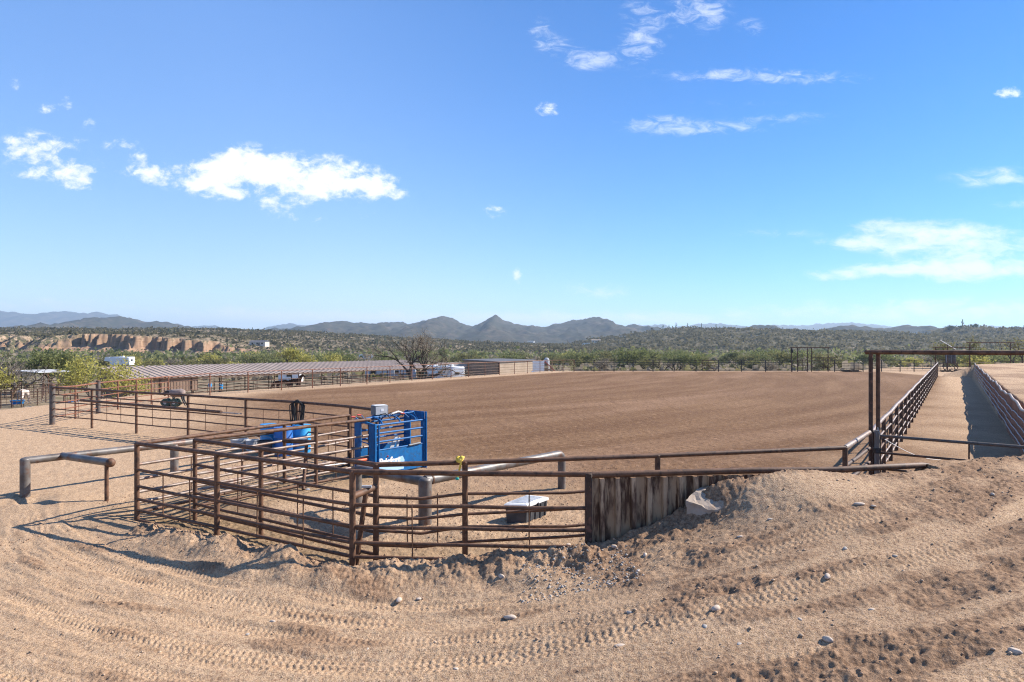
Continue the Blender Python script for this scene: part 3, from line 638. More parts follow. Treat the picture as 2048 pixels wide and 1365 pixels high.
# ------------------------------------------------------------------ air
hz = MB().box((0, 5000, 206), (26000, 17000, 436)).build('haze', 'white', smooth=False); kind(hz, 'stuff')
hm = bpy.data.materials.new('haze_air'); hm.use_nodes = True; ht = hm.node_tree; ht.nodes.clear()
ho = node(ht, 'ShaderNodeOutputMaterial'); hv = node(ht, 'ShaderNodeVolumePrincipled')
hv.inputs['Color'].default_value = (.62, .8, 1, 1); hv.inputs['Density'].default_value = 1.3e-4; hv.inputs['Anisotropy'].default_value = .2
ht.links.new(hv.outputs[0], ho.inputs['Volume']); hz.data.materials.clear(); hz.data.materials.append(hm)
SC.cycles.use_denoising = True; SC.cycles.filter_width = 1.15; SC.cycles.denoising_prefilter = 'NONE'; SC.cycles.volume_bounces = 0; SC.cycles.max_bounces = 6; SC.cycles.diffuse_bounces = 3; SC.cycles.transparent_max_bounces = 8

# ------------------------------------------------------------------ pipe fences
def along(P, s):
    """point at distance s along a polyline of (x, y, z)"""
    P = np.asarray(P, float); L = np.linalg.norm(np.diff(P[:, :2], axis=0), axis=1); c = np.concatenate([[0], np.cumsum(L)])
    return np.array([np.interp(s, c, P[:, i]) for i in range(3)]), c[-1]
def fence(label, tops, rails, group=None, rp=.048, rr=.03, rt=.042, stays=1, rs=.012, m='rust', mr=None, name='pipe_fence', cat='fence', caps=True, sag=.006, skip=(), bottoms=None, nseg=10, posts=None, stay_span=(1, -1), rail_m=None):
    """tops: (x, y, z of post head); rails: drops below the head line"""
    T = np.asarray(tops, float); b = T[len(T) // 2].copy(); b[2] = H(b[0], b[1])
    f = thing(name, label, cat, b, group); mr = mr or m
    for i, p in enumerate(T):
        if i in skip: continue
        g = (bottoms[i] if bottoms else H(p[0], p[1])) - .12
        mb = MB().tube([(p[0], p[1], g), (p[0], p[1], p[2])], rp, nseg)
        if caps: mb.ball((p[0], p[1], p[2]), (rp * 1.06, rp * 1.06, rp * .6), 8)
        mb.build('post', m, f)
    for k, d in enumerate(rails):
        P = []
        for i in range(len(T) - 1):
            for q in (0, .5):
                w = T[i] * (1 - q) + T[i + 1] * q
                j = sag * (rng.uniform(-1, 1) - 1.5 * (q == .5)) * (k > 0)
                P.append((w[0], w[1], w[2] - d + j))
        P.append((T[-1][0], T[-1][1], T[-1][2] - d))
        MB().tube(P, rt if k == 0 else rr, nseg).build('rail', (rail_m[k] if rail_m else (m if k == 0 else mr)), f)
    if stays:
        for i in range(len(T) - 1):
            for q in range(stays):
                w = T[i] + (T[i + 1] - T[i]) * ((q + 1) / (stays + 1) + rng.uniform(-.02, .02))
                MB().tube([(w[0], w[1], w[2] - rails[stay_span[0]] + .01), (w[0] + rng.uniform(-.01, .01), w[1], w[2] - rails[stay_span[1]] - .02)], rs, 6).build('stay', m, f)
    return f

# the crowding pen: outer panel, inner panel, and the two sides of the lead-up lane
P0 = AT(274, 13.8, 888); PA = AT(705, 10.8, 944); PB = (1.17, 10.53, 1.5)
P0[2] = 1.5; PA[2] = 1.49
t4 = P0 + (PA - P0) * .43; t4[2] = 1.5
RL = [0, .52, .86, 1.12, 1.34]
fa = fence('rusty pipe fence panel nearest the camera, left of the tall nearest post', [P0, t4, PA], RL + [1.54], stays=2, rp=.05, stay_span=(1, 4), bottoms=[H(P0[0], P0[1]), -.15, -.05])
fence('rusty five rail fence before the white lidded box, ending at the steel sheeting', [PA, (-.68, 10.66, 1.49), PB], RL, stays=0, rp=.05, skip=(0, 1))
f2 = bpy.data.objects[[o.name for o in COL.objects if o.get('label', '').endswith('ending at the steel sheeting')][0]]
for px in (824, 1058):
    q = AT(px, 10.68); MB().tube([(q[0], q[1], .98), (q[0] + .01, q[1], .08)], .012, 6).build('stay', 'rust', f2)
Q0 = AT(390, 14.37); Q0[2] = 1.5; Q2 = AT(752, 11.38); Q2[2] = 1.5
q1 = Q0 + (Q2 - Q0) * .42
fence('rusty pipe fence panel behind the nearest left one, inner side of the narrow lane', [Q0, q1, Q2], RL + [1.5], stays=2, rp=.046, stay_span=(1, 4), bottoms=[-.2, -.2, -.12])
T3 = [Q2, AT(930, 11.6), AT(1315, 12.3), AT(1690, 13.25)]
for p in T3: p[2] = 1.5
T3[3][2] = 1.5
fence('long rusty pipe fence with yellow strap, running behind the steel sheeting to the right', T3, RL, stays=2, rp=.05, rr=.026, stay_span=(1, 4), sag=.03, bottoms=[-.12, -.2, -.05, 0])
L1 = AT(698, 19.36); L1[2] = 1.5; L2 = AT(739, 18.3); L2[2] = 1.5
laneR = [0, .42, .72, .98, 1.2, 1.4]
wm = ['rust', 'worn', 'worn', 'worn', 'worn', 'rust']
a1 = P0 + (L1 - P0) * .62; a1b = P0 + (L1 - P0) * .25
fence('far side of the lead-up lane to the blue chute, worn bright rails between rusty posts', [P0, a1, L1], laneR, stays=2, rp=.046, m='rust', rail_m=wm, skip=(0,), stay_span=(1, -1))
a2 = Q0 + (L2 - Q0) * .64
fence('near side of the lead-up lane to the blue chute, worn bright rails between rusty posts', [Q0, a2, L2], laneR, stays=2, rp=.046, m='rust', rail_m=wm, skip=(0,), stay_span=(1, -1))
# dark rubber wraps on the worn rails
for (A, B, dz, s0) in ((P0, L1, .42, .9), (P0, L1, .72, .86), (Q0, L2, .98, .36), (Q0, L2, .72, .3)):
    pass

# cross pipes with slanted legs that hold the lane apart
def cross(label, a, b, leg_top, leg_foot):
    c = (np.asarray(a) + np.asarray(b)) / 2; f = thing('lane_brace', label, 'brace', (c[0], c[1], H(c[0], c[1])))
    MB().tube([a, b], .055, 10).build('cross_pipe', 'rust', f); MB().tube([leg_top, leg_foot], .042, 10).build('slanted_leg', 'rust', f)
    MB().box((np.asarray(a) * .4 + np.asarray(b) * .6) + np.array([0, 0, .065]), (.16, .07, .03)).build('clamp', 'tin', f)
    MB().lathe([(.05, 0), (.06, .03), (.03, .05)], np.asarray(leg_foot) + np.array([.1, .02, -.03]), 10).build('foot_cap', 'tin', f)
ca = PA + np.array([.0, .06, -.4]); cb = Q2 + np.array([0, -.05, -.36])
cross('rusty slanted brace between the two fence corners behind the nearest tall post', ca, cb, ca * .45 + cb * .55 + np.array([0, 0, -.04]), np.array([-2.55, 11.15, H(-2.55, 11.15) + .03]))
da = a1 + np.array([0, -.05, -.42]); db = a2 + np.array([0, .05, -.42]); dm = da * .3 + db * .7
cross('rusty slanted brace across the lead-up lane below the black hoses', da, db, dm, np.array([dm[0] + .1, dm[1] - .6, 0.02]))

# near end of the arena, with the roping box
N = [(-20.2, 30.0, 1.62), (-17.6, 28.6, 1.63), (-14.8, 26.9, 1.62), (-12.05, 25.4, 1.62), (-9.2, 23.6, 1.62), (-7.05, 22.4, 1.62), (-4.95, 20.95, 1.6), (-3.98, 20.1, 1.58)]
fence('long rusty fence across the near arena end, fat corner post to blue chute', N, [0, .3, .62, .93, 1.24], stays=2, rp=.05, rr=.024, rt=.045, rs=.011, skip=(0,), m='rust')
cpost = thing('corner_post', 'fat dark grey corner post at the left end of the arena fence', 'post', (-20.2, 30.0, H(-20.2, 30)))
MB().tube([(-20.2, 30, H(-20.2, 30) - .1), (-20.2, 30, 1.72)], .115, 16).build('pipe', 'post_grey', cpost); MB().lathe([(.125, 0), (.125, .02), (.05, .05)], (-20.2, 30, 1.71), 16).build('cap', 'rust', cpost)
cp2 = thing('corner_post', 'fat grey post behind the first, where the orange rails meet the brown shed', 'post', (-21.1, 34.8, H(-21.1, 34.8)))
MB().tube([(-21.1, 34.8, H(-21.1, 34.8) - .1), (-21.1, 34.8, 1.66)], .11, 16).build('pipe', 'post_grey', cp2); MB().lathe([(.12, 0), (.12, .02), (.05, .05)], (-21.1, 34.8, 1.65), 16).build('cap', 'rust', cp2)
sa = thing('barrier_arm', 'flat ended rusty pipe arm hung level on the arena end fence', 'barrier arm', (-17.9, 28.85, H(-17.9, 28.8)))
MB().tube([(-18.1, 28.65, 1.17), (-10.2, 23.95, 1.14)], .055, 10).build('pipe', 'rust', sa); MB().box((-9.75, 23.68, 1.13), (1.0, .16, .025), np.array([[.86, .5, 0], [-.5, .86, 0], [0, 0, 1]])).build('flat_end', 'worn', sa)

# left, far and alley fences of the arena
lf = [(105, 29.9, 1.62), (151, 32.2), (195, 34.8), (236, 36.9), (273, 38.6), (303, 40.1), (337, 42.0)]
LF = [(-20.25, 30.1, 1.6)] + [((px - CX) / FPX * d, d, 1.55) for (px, d) in [(q[0], q[1]) for q in lf[1:]]]
fence('orange rusted rail fence running away from the fat corner post past the shed', LF, [0, .33, .66, .98, 1.28], stays=0, rp=.042, rr=.026, rt=.04, m='rust_orange', skip=(0, 2))
lpx = [(337, 42.0), (420, 47.3), (496, 50.0), (563, 52.4), (625, 55), (681, 57.6), (734, 60.3), (780, 63), (824, 66.2), (865, 69), (902, 71.2), (937, 74), (970, 76.6), (999, 79), (1029, 81.2), (1055, 83.5), (1080, 85.6), (1104, 87.2), (1126, 88), (1148, 88.8)]
LF2 = [((p - CX) / FPX * d, d, 1.52) for p, d in lpx]
fence('rust orange arena fence of level rails in front of the long shed and the trailers', LF2, [0, .34, .66, .96, 1.22], stays=0, rp=.042, rr=.019, rt=.034, m='rust_orange', mr='rust', nseg=6)
fpx = [1148, 1188, 1228, 1266, 1306, 1348, 1392, 1437, 1483, 1531, 1584]
FF = [((p - CX) / FPX * 89.2, 89.2, 1.5) for p in fpx]
fence('dark rusty fence along the far end of the arena, bare tree behind it', FF, [0, .33, .62, .9, 1.18, 1.36], stays=1, rp=.055, rr=.033, rt=.05, m='black', nseg=6, rs=.014)
FG = [((p - CX) / FPX * 89.0, 89.0, 1.5) for p in (1669, 1708, 1726, 1763, 1800, 1828, 1862)]
fence('dark rusty fence right of the tall far gate frame, at the end of the alley', FG, [0, .4, .75, 1.05, 1.3], stays=1, rp=.055, rr=.033, rt=.05, m='black', nseg=6, rs=.014)

UD = np.array([.5446, .8387]); VD = np.array([.8387, -.5446])          # along the alley; across it to the right
A0 = np.array([8.25, 15.7])
AF = []
s = 0.0
while True:
    p = A0 + UD * (1.0 + s); 
    if p[1] > 76.2: break
    AF.append((p[0], p[1], 1.5 + .02 * math.sin(s))); s += 2.42
AF = [(A0[0] + .12, A0[1] + .16, 1.48)] + AF
fence('long straight fence of dark posts and dusty pipe rails along the left of the alley', AF, [0, .36, .68, .98, 1.26], stays=1, rp=.055, rr=.026, rt=.05, m='rust_dark', rail_m=['worn', 'worn', 'rust', 'worn', 'worn'], rs=.013, sag=.004)
SR = [np.array([T3[3][0], T3[3][1], 1.5]), np.array([A0[0] - .1, A0[1] - .12, 1.5])]
fence('short pale railed fence joining the corner post to the tall gate frame', SR, [0, .36, .68, 1.0, 1.28], stays=0, rp=.045, rr=.04, rt=.052, m='worn', mr='rust_dark', skip=(0, 1))

# tall frame over the alley gate
gf = thing('overhead_gateway', 'tall rusty overhead pipe frame at the alley gate, beam running out of the picture', 'gate frame', (A0[0], A0[1], 0))
B0 = A0 + VD * .14 + UD * .12
MB().tube([(A0[0], A0[1], -.1), (A0[0], A0[1], 3.3)], .045, 12).build('post', 'rust_dark', gf)
MB().tube([(B0[0], B0[1], -.1), (B0[0], B0[1], 3.28)], .047, 12).build('post', 'rust', gf)
e0 = A0 - VD * .08; e1 = A0 + VD * 5.2
MB().tube([(e0[0], e0[1], 3.33), (e1[0], e1[1], 3.33)], .05, 12).ball((e0[0], e0[1], 3.33), .055, 8).build('beam', 'rust', gf)
pb = A0 + VD * 4.6; MB().tube([(pb[0], pb[1], H(pb[0], pb[1]) - .1), (pb[0], pb[1], 3.3)], .045, 12).build('post', 'rust', gf)
# the gate below it and its latch post
gA = A0 + VD * .2 - UD * .18; gB = gA + VD * 3.35 - UD * .12
gt = thing('alley_gate', 'closed dark pipe gate under the tall frame, sunk behind the dirt mound', 'gate', (gA[0], gA[1], 0))
for z in (1.4, 1.02, .66, .3): MB().tube([(gA[0], gA[1], z + .04), (gB[0], gB[1], z)], .034 if z > 1.3 else .027, 10).build('rail', 'rust_dark' if z < 1.3 else 'post_grey', gt)
for q in (.0, .5, 1.0):
    w = gA + (gB - gA) * q; MB().tube([(w[0], w[1], 1.42), (w[0], w[1], .28)], .026 if q in (0, 1) else .016, 8).build('stay', 'rust_dark', gt)
gp = thing('latch_post', 'weathered grey gate post with dark iron strap and chain beside the tall frame', 'post', (gA[0] - .1, gA[1] - .06, 0))
MB().box((gA[0] - .1, gA[1] - .06, .7), (.09, .09, 1.75), bev=.012).build('timber', 'wood', gp)
MB().box((gA[0] - .1, gA[1] - .06, 1.12), (.12, .12, .12)).build('strap', 'black', gp)
ch = MB(); cc = np.array([gA[0] - .1, gA[1] - .1, 1.62])
for k in range(5):
    a = np.arange(10) * 2 * pi / 10; c = cc + np.array([.01 * k, 0, -.03 * k]); r = np.stack([.012 * np.cos(a), .006 * np.sin(a) * (k % 2), .022 * np.sin(a)], 1); ch.tube(c + r, .005, 5, closed=True)
ch.build('chain', 'tin', gp)
rp_ = thing('rope', 'thin white cord slanting from the gate post down to the dirt', 'rope', (gA[0], gA[1], 0))
g1 = GP(1882, 922); g1[2] += .02
p1_ = np.array([gA[0] + .12, gA[1] + .02, 1.36]); RP = [p1_ * (1 - q) + g1 * q + np.array([0, 0, -.12 * sin(pi * q)]) for q in np.linspace(0, 1, 14)]
MB().tube(RP, .008, 5).build('cord', 'white_plastic', rp_)

# ------------------------------------------------------------------ retaining walls
# steel sheeting at the front
W0 = np.array([1.17, 10.53]); W1 = np.array([3.75, 10.83])
rw = thing('sheet_wall', 'stained corrugated steel sheeting holding back the dirt ramp, sooty, rib shade in its colour', 'retaining wall', (2.4, 10.68, .6))
wd = (W1 - W0) / np.linalg.norm(W1 - W0); wn = np.array([wd[1], -wd[0]])
pl = []; s = 0; L = np.linalg.norm(W1 - W0) + 1.6; k = 0
while s < L:
    for (ds, o) in ((0, 0), (.11, 0), (.12, .085), (.19, .085), (.2, 0)):
        pl.append((s + ds, o))
    s += .25
top, bot = [], []
for (q, o) in pl:
    p = W0 + wd * (q + .06) + wn * (o - .01); 
    if q + .06 > np.linalg.norm(W1 - W0): p = W1 + (np.array([5.28, 10.86]) - W1) / np.linalg.norm(np.array([5.28, 10.86]) - W1) * (q + .06 - np.linalg.norm(W1 - W0)) + wn * (o - .01)
    top.append((p[0], p[1], 1.44)); bot.append((p[0], p[1], -.3))
n = len(top); V = np.array(top + bot); V2 = V + np.array([-wn[0] * .008, -wn[1] * .008, 0])
mb = MB(); mb.add(np.concatenate([V, V2]), [(i, i + 1, n + i + 1, n + i) for i in range(n - 1)] + [(2 * n + i + 1, 2 * n + i, 3 * n + i, 3 * n + i + 1) for i in range(n - 1)] + [(i + 1, i, 2 * n + i, 2 * n + i + 1) for i in range(n - 1)])
mb.build('steel_sheet', 'sheet', rw, ang=20)
MB().box((W0[0] + .01, W0[1] - .01, .6), (.1, .1, 1.84), bev=.01).build('end_post', 'rust_dark', rw)
tp = [(PA[0], PA[1], 1.49), (W0[0], W0[1], 1.49), (2.4, 10.66, 1.5), (W1[0], W1[1] + .02, 1.5), (5.2, 10.92, 1.5), (5.9, 11.02, 1.52), (6.9, 11.5, 1.47), (7.5, 11.75, 1.36)]
MB().tube(tp[1:], .05, 12).build('top_pipe', 'rust', rw)
cb_ = thing('concrete_slab', 'broken pale concrete slab jutting from the dirt beside the steel sheeting', 'concrete slab', (3.1, 10.4, 1.1))
F_ = np.array([(2.64, 10.36, 1.14), (2.95, 10.22, 1.03), (3.3, 10.2, 1.09), (3.6, 10.4, 1.27), (3.5, 10.72, 1.33), (2.9, 10.68, 1.27)])
mb = MB(); nb = len(F_); B_ = F_ - np.array([0, 0, .42]) + np.array([0, -.02, 0]); mb.add(np.concatenate([F_, B_]), [tuple(range(nb))] + [tuple(range(nb, 2 * nb))[::-1]] + [((k + 1) % nb, k, nb + k, nb + (k + 1) % nb) for k in range(nb)])
so_b = mb.build('slab', 'concrete', cb_, smooth=False)
import bmesh
bmx = bmesh.new(); bmx.from_mesh(so_b.data); bmesh.ops.triangulate(bmx, faces=bmx.faces); bmesh.ops.subdivide_edges(bmx, edges=bmx.edges, cuts=5, use_grid_fill=True)
for v in bmx.verts:
    w = np.array(v.co); q = .03 * np.array([gnoise(np.array([w[0] * 5 + w[2] * 3]), np.array([w[1] * 5 + k * 9.1 + w[2] * 4]), 400 + k)[0] for k in range(3)]) + .012 * np.array([gnoise(np.array([w[0] * 19 + w[2] * 13]), np.array([w[1] * 19 + k * 5.3]), 410 + k)[0] for k in range(3)])
    v.co = (w + q).tolist()
bmx.to_mesh(so_b.data); bmx.free()

# rust plank wall along the right of the alley, with wavy pale rails
aw = thing('alley_wall', 'rusty sheet wall with wavy pale rails holding back the bank right of the alley', 'retaining wall', (20, 27.6, .7))
C0 = np.array([11.0, 13.65]); LW = 71.7
def wallp(s, off, z): p = C0 + UD * s - VD * off; return (p[0], p[1], z)
top, bot = [], []; ss_ = np.arange(0, LW, .3)
for i, q in enumerate(ss_):
    o = .02 * (i % 2) + .03 * math.sin(q * .9); zt = 1.5 + .05 * math.sin(q * .55) + .03 * math.sin(q * 1.7 + 1) - .1 * (q / LW)
    top.append(wallp(q, o, zt)); bot.append(wallp(q, o, -.2))
n = len(top); V = np.array(top + bot); off = np.array([VD[0] * .02, VD[1] * .02, 0])
mb = MB(); mb.add(np.concatenate([V, V + off]), [(i + 1, i, n + i, n + i + 1) for i in range(n - 1)] + [(2 * n + i, 2 * n + i + 1, 3 * n + i + 1, 3 * n + i) for i in range(n - 1)] + [(i, i + 1, 2 * n + i + 1, 2 * n + i) for i in range(n - 1)])
mb.build('rust_sheet', 'rust_plank', aw, ang=5)
sw = np.arange(0, LW, .25)
for z0 in (1.2, .9, .62, .34):
    MB().tube([wallp(q, .085 + .03 * math.sin(q * 2.1 + z0), z0 * (1 - .1 * q / LW) + .045 * math.sin(q * 2.1 + z0 * 1.5) + .025 * math.sin(q * .8)) for q in sw], .017, 6).build('wavy_rail', 'pale_rail', aw)
MB().tube([wallp(q, .03, 1.53 + .05 * math.sin(q * .55) + .03 * math.sin(q * 1.7 + 1) - .1 * (q / LW)) for q in sw], .045, 8).build('top_rail', 'worn', aw)


# ------------------------------------------------------------------ heavy pipe barriers
def barrier(label, pts, posts, r, rp, extra=None):
    c = np.asarray(posts[0]); f = thing('pipe_barrier', label, 'pipe barrier', (c[0], c[1], H(c[0], c[1])))
    MB().tube(pts, r, 18).build('pipe', 'big', f)
    for p in posts:
        g = H(p[0], p[1]) - .15
        MB().tube([(p[0], p[1], g), (p[0], p[1], p[2])], rp, 18).ball((p[0], p[1], p[2]), (rp, rp, rp * .55), 12).build('post', 'big', f)
    return f
b1 = np.array([-11.17, 15.66, .86]); b2 = np.array([-9.2, 18.6, .8]); b3 = np.array([-7.45, 22.0, .74])
bend = [b3 + (b3 - b2) / np.linalg.norm(b3 - b2) * .12 * math.sin(a) + np.array([0, 0, -.12 * (1 - math.cos(a))]) for a in np.linspace(.2, pi / 2, 7)]
fb = barrier('long fat bare steel pipe barrier on the left, with an elbow at its far end', [b1 + np.array([0, 0, -.02]), b2] + [b3] + bend + [bend[-1] + np.array([0, 0, -.7])], [b1, (b2[0], b2[1], b2[2] - .05)], .085, .105)
tj = b1 + (b2 - b1) * .22; te = np.array([-8.85, 15.05, .9])
MB().tube([tj, te], .085, 18).build('side_pipe', 'big', fb)
MB().ball(te, .1, 14).build('end_cap', 'rust', fb)
MB().tube([(te[0] - .1, te[1] + .02, H(te[0], te[1]) - .1), (te[0] - .1, te[1] + .02, .84)], .042, 12).build('thin_post', 'rust', fb)
d1 = np.array([-1.69, 13.27, .86]); d2 = np.array([1.12, 16.55, .84]); d0 = np.array([-3.3, 14.6, .84])
dirn = (d2 - d1) / np.linalg.norm(d2 - d1); bend2 = [d2 + dirn * .14 * math.sin(a) + np.array([0, 0, -.14 * (1 - math.cos(a))]) for a in np.linspace(.2, pi / 2, 7)]
fb2 = barrier('fat steel pipe barrier with a bent right end, below the yellow strap', [d1, d2 - dirn * .1] + bend2 + [bend2[-1] + np.array([0, 0, -.95])], [d1], .095, .13)
MB().tube([d1 + (0, 0, -.02), d0], .095, 18).build('side_pipe', 'big', fb2)
MB().tube([(d0[0], d0[1], -.1), (d0[0], d0[1], .8)], .09, 14).build('post', 'big', fb2)
MB().tube([d1 + dirn * .13, d1 + dirn * .17], .103, 18).build('weld_ring', 'rust', fb2)

# ------------------------------------------------------------------ roping chute
cn = np.array([-3.61, 18.0]); cu = np.array([.604, .797]); cw = np.array([-.797, .604]); CLn, CWd = 1.82, .76
CR = np.array([[cu[0], cw[0], 0], [cu[1], cw[1], 0], [0, 0, 1.0]])
gz = -.03
def C(l, w, z): return np.array([cn[0] + cu[0] * l + cw[0] * w, cn[1] + cu[1] * l + cw[1] * w, gz + z])
rc = thing('roping_chute', 'bright blue steel roping chute with lettered side sheet and grey control box on top', 'roping chute', C(.9, .38, 0))
for (l, w, z) in ((0, 0, 1.44), (CLn, 0, 1.42), (0, CWd, 1.5), (CLn, CWd, 1.6)):
    MB().box(C(l, w, z / 2), (.07, .07, z), CR, bev=.012).build('corner_post', 'blue', rc)
for (side, nm) in ((0, 'near'), (CWd, 'far')):
    o = -.0
    for z in (1.40, 1.18, .95):
        MB().tube([C(.03, side, z), C(CLn - .03, side, z)], .026, 10).build('side_rail', 'blue', rc)
    MB().tube([C(.03, side, .73), C(CLn - .03, side, .73)], .022, 8).build('side_rail', 'blue', rc)
    MB().box(C(CLn / 2, side, .4), (CLn - .1, .02, .66), CR).build('side_sheet', 'blue', rc)
    MB().tube([C(.1, side - .03, .1), C(.1, side - .03, 1.4)], .022, 8).build('hinge_tube', 'blue', rc)
# near (rear) end: tall plates that swing either side of the cattle
MB().box(C(-.02, CWd - .1, .78), (.03, .26, 1.5), CR).build('rear_gate', 'blue', rc)
MB().box(C(-.03, .1, .72), (.03, .2, 1.36), CR).build('rear_gate', 'blue', rc)
MB().prism([C(-.02, .0, 1.42), C(-.02, .0, 1.36), C(-.02, CWd, 1.48), C(-.02, CWd, 1.54)], C(.05, 0, 0) - C(0, 0, 0)).build('rear_beam', 'blue', rc)
for z in (.9, .35): MB().tube([C(-.03, .18, z), C(-.03, CWd - .2, z + .04)], .016, 8).build('cross_bar', 'blue', rc)
# front: two head gates under an arched header
MB().box(C(CLn - .01, .06, .8), (.035, .08, 1.56), CR).build('front_gate', 'blue', rc)
MB().box(C(CLn - .01, CWd - .1, .8), (.035, .26, 1.56), CR).build('front_gate', 'blue', rc)
MB().box(C(CLn + .01, CWd / 2, 1.5), (.03, CWd, .26), CR).build('header_plate', 'blue', rc)
MB().box(C(CLn + .03, -.05, .82), (.02, .07, 1.62), CR).build('edge_plate', 'blue', rc)
for l in (.25, .9, 1.5):
    MB().tube([C(l, CWd * (.5 - .5 * math.cos(a)), 1.4 + .17 * math.sin(a)) for a in np.linspace(0, pi, 12)], .022, 8).build('top_bow', 'blue', rc)
MB().tube([C(.0, CWd * .5, 1.56), C(CLn, CWd * .5, 1.6)], .022, 8).build('top_bar', 'blue', rc)
MB().tube([C(.0, CWd, 1.46), C(CLn, CWd, 1.52)], .022, 8).build('top_bar', 'blue', rc)
MB().tube([C(.9, CWd * .5, 1.6), C(1.15, CWd * .45, 1.66), C(1.35, CWd * .5, 1.6)], .03, 8).build('air_cylinder', 'tin', rc)
for (l, w, dz) in ((.15, .5, .12), (.1, .68, .06), (1.45, .2, .08)):
    h = MB().tube([C(l, w, 1.46), C(l - .16, w + .04, 1.52 + dz)], .013, 6).build('lever', 'blue', rc)
    MB().tube([C(l - .16, w + .04, 1.52 + dz), C(l - .27, w + .07, 1.535 + dz)], .02, 8).build('grip', 'red', h)
MB().tube([C(1.62, .05, 1.42), C(1.8, .4, 1.62)], .014, 6).tube([C(1.5, .6, 1.6), C(1.75, .1, 1.44)], .012, 6).build('brace_rods', 'blue', rc)
hb = MB()
for k in range(5):
    a = C(.5 + .28 * k, CWd * .5, 1.62); b_ = C(.7 + .25 * k, CWd * (.2 + .15 * k), 1.5)
    hb.tube([a, (a + b_) / 2 + np.array([0, 0, .1]), b_], .012, 6)
hb.build('air_hose', 'rubber', rc)
# control box on its bracket above the rear
kb = MB().box(C(.62, .52, 1.73), (.4, .3, .26), CR @ np.array([[cos(.35), sin(.35), 0], [-sin(.35), cos(.35), 0], [0, 0, 1]]), bev=.015).build('control_box', 'grey_box', rc)
R2 = CR @ np.array([[cos(.35), sin(.35), 0], [-sin(.35), cos(.35), 0], [0, 0, 1]])
fc = C(.62, .52, 1.73) + R2 @ np.array([0, -.155, 0])
MB().box(fc, (.34, .008, .22), R2).build('door', 'light_grey', kb); MB().box(fc + R2 @ np.array([.02, -.006, .01]), (.08, .006, .07), R2).build('sticker', 'white', kb)
MB().box(C(.62, .52, 1.867), (.36, .26, .012), R2).build('lid', 'white_plastic', kb)
MB().tube([C(.62, .52, 1.2), C(.62, .52, 1.66)], .028, 8).build('box_bracket', 'blue', rc)
MB().box(C(.62, .52, 1.585), (.5, .1, .03), CR).build('bracket_plate', 'blue', rc)
# catch plate seen through the bars, and slider at the sheet's top edge
MB().prism([C(.75, .3, .62), C(1.02, .3, 1.0), C(1.12, .3, 1.0), C(.9, .3, .62)], C(0, .03, 0) - C(0, 0, 0)).prism([C(1.02, .3, .62), C(1.14, .3, .96), C(1.2, .3, .93), C(1.1, .3, .62)], C(0, .03, 0) - C(0, 0, 0)).build('catch_plate', 'light_grey', rc)
MB().tube([C(1.2, -.03, .74), C(1.65, -.03, .76)], .028, 10).build('slide_bolt', 'grey_box', rc)
# lettering on the side sheet
dec = MB().prism([C(.12, -.0125, .12), C(1.02, -.0125, .12), C(1.05, -.0125, .36), C(.98, -.0125, .48), C(.52, -.0125, .41), C(.12, -.0125, .3)], C(0, -.003, 0) - C(0, 0, 0)).build('decal', mottled('pale_blue_decal', (.3, .5, .72), (.42, .6, .78), 3, .5, 0, 0), rc)
tcu = bpy.data.curves.new('lettering', 'FONT'); tcu.body = 'Priefert'; tcu.size = .27; tcu.offset = .012; tcu.extrude = .003; tcu.space_character = .93
to = bpy.data.objects.new('lettering', tcu); COL.objects.link(to); to.parent = rc
dg = bpy.context.evaluated_depsgraph_get(); tm = bpy.data.meshes.new_from_object(to.evaluated_get(dg)); bpy.data.objects.remove(to)
tv = np.array([v.co[:] for v in tm.vertices]); tf = [tuple(p.vertices) for p in tm.polygons]
tq = np.array([C(.12 + x, -.018 - z, .31 + y) for x, y, z in tv])
MB().add(tq, tf).build('lettering', 'white', rc, smooth=False)
MB().ball(C(.42, -.022, .535), (.028, .01, .024), 8).build('letter_dot', 'red', rc)

# ------------------------------------------------------------------ small things round the pens
def barrel(label, p, m, r=.29, h=.88, tilt=0, open_=True, group=None):
    b = thing('barrel', label, 'barrel', p, group); p = np.asarray(p, float)
    MB().lathe([(r * .95, 0), (r, .03), (r, h * .32), (r * 1.03, h * .335), (r, h * .35), (r, h * .65), (r * 1.03, h * .665), (r, h * .68), (r, h - .05), (r * .96, h), (r * .9, h), (r * .9, h - .05), (r * .02, h - .05)], p, 24).build('drum', m, b)
    MB().lathe([(r * .98, h - .01), (r * 1.02, h), (r * 1.02, h + .02), (r * .9, h + .02)], p, 24).build('rim', m, b)
    return b
bp = lambda px, d: np.array([(px - CX) / FPX * d, d, H((px - CX) / FPX * d, d)])
barrel('blue plastic barrel furthest left of the group below the hoses', bp(539, 22.4), 'blue_plastic', group='blue barrels by the arena fence')
barrel('middle blue plastic barrel of the group below the hoses', bp(567, 21.6), 'blue_plastic_dark', group='blue barrels by the arena fence')
barrel('sunlit pale blue barrel right of the black hoses, by the lane', bp(603, 22.2), 'blue_plastic', group='blue barrels by the arena fence')
def tub(label, p, m, r0, r1, h):
    b = thing('bucket', label, 'bucket', p)
    MB().lathe([(r0, 0), (r0 + (r1 - r0) * .5, h * .5), (r1, h), (r1 + .015, h), (r1 + .015, h - .03), (r1 - .02, h - .02), (r0 - .02, .02)], p, 20).build('shell', m, b)
    MB().tube([np.asarray(p) + np.array([r1 * cos(a), .02, h + .0 + .12 * sin(a)]) for a in np.linspace(0, pi, 9)], .006, 5).build('bail', 'tin', b)
tub('cloudy white tub left of the fence post behind the lane', bp(479, 22.9), 'cloudy', .26, .28, .34)
tub('cloudy white bucket between the tub and the dark bin', bp(505, 22.7), 'cloudy', .19, .21, .34)
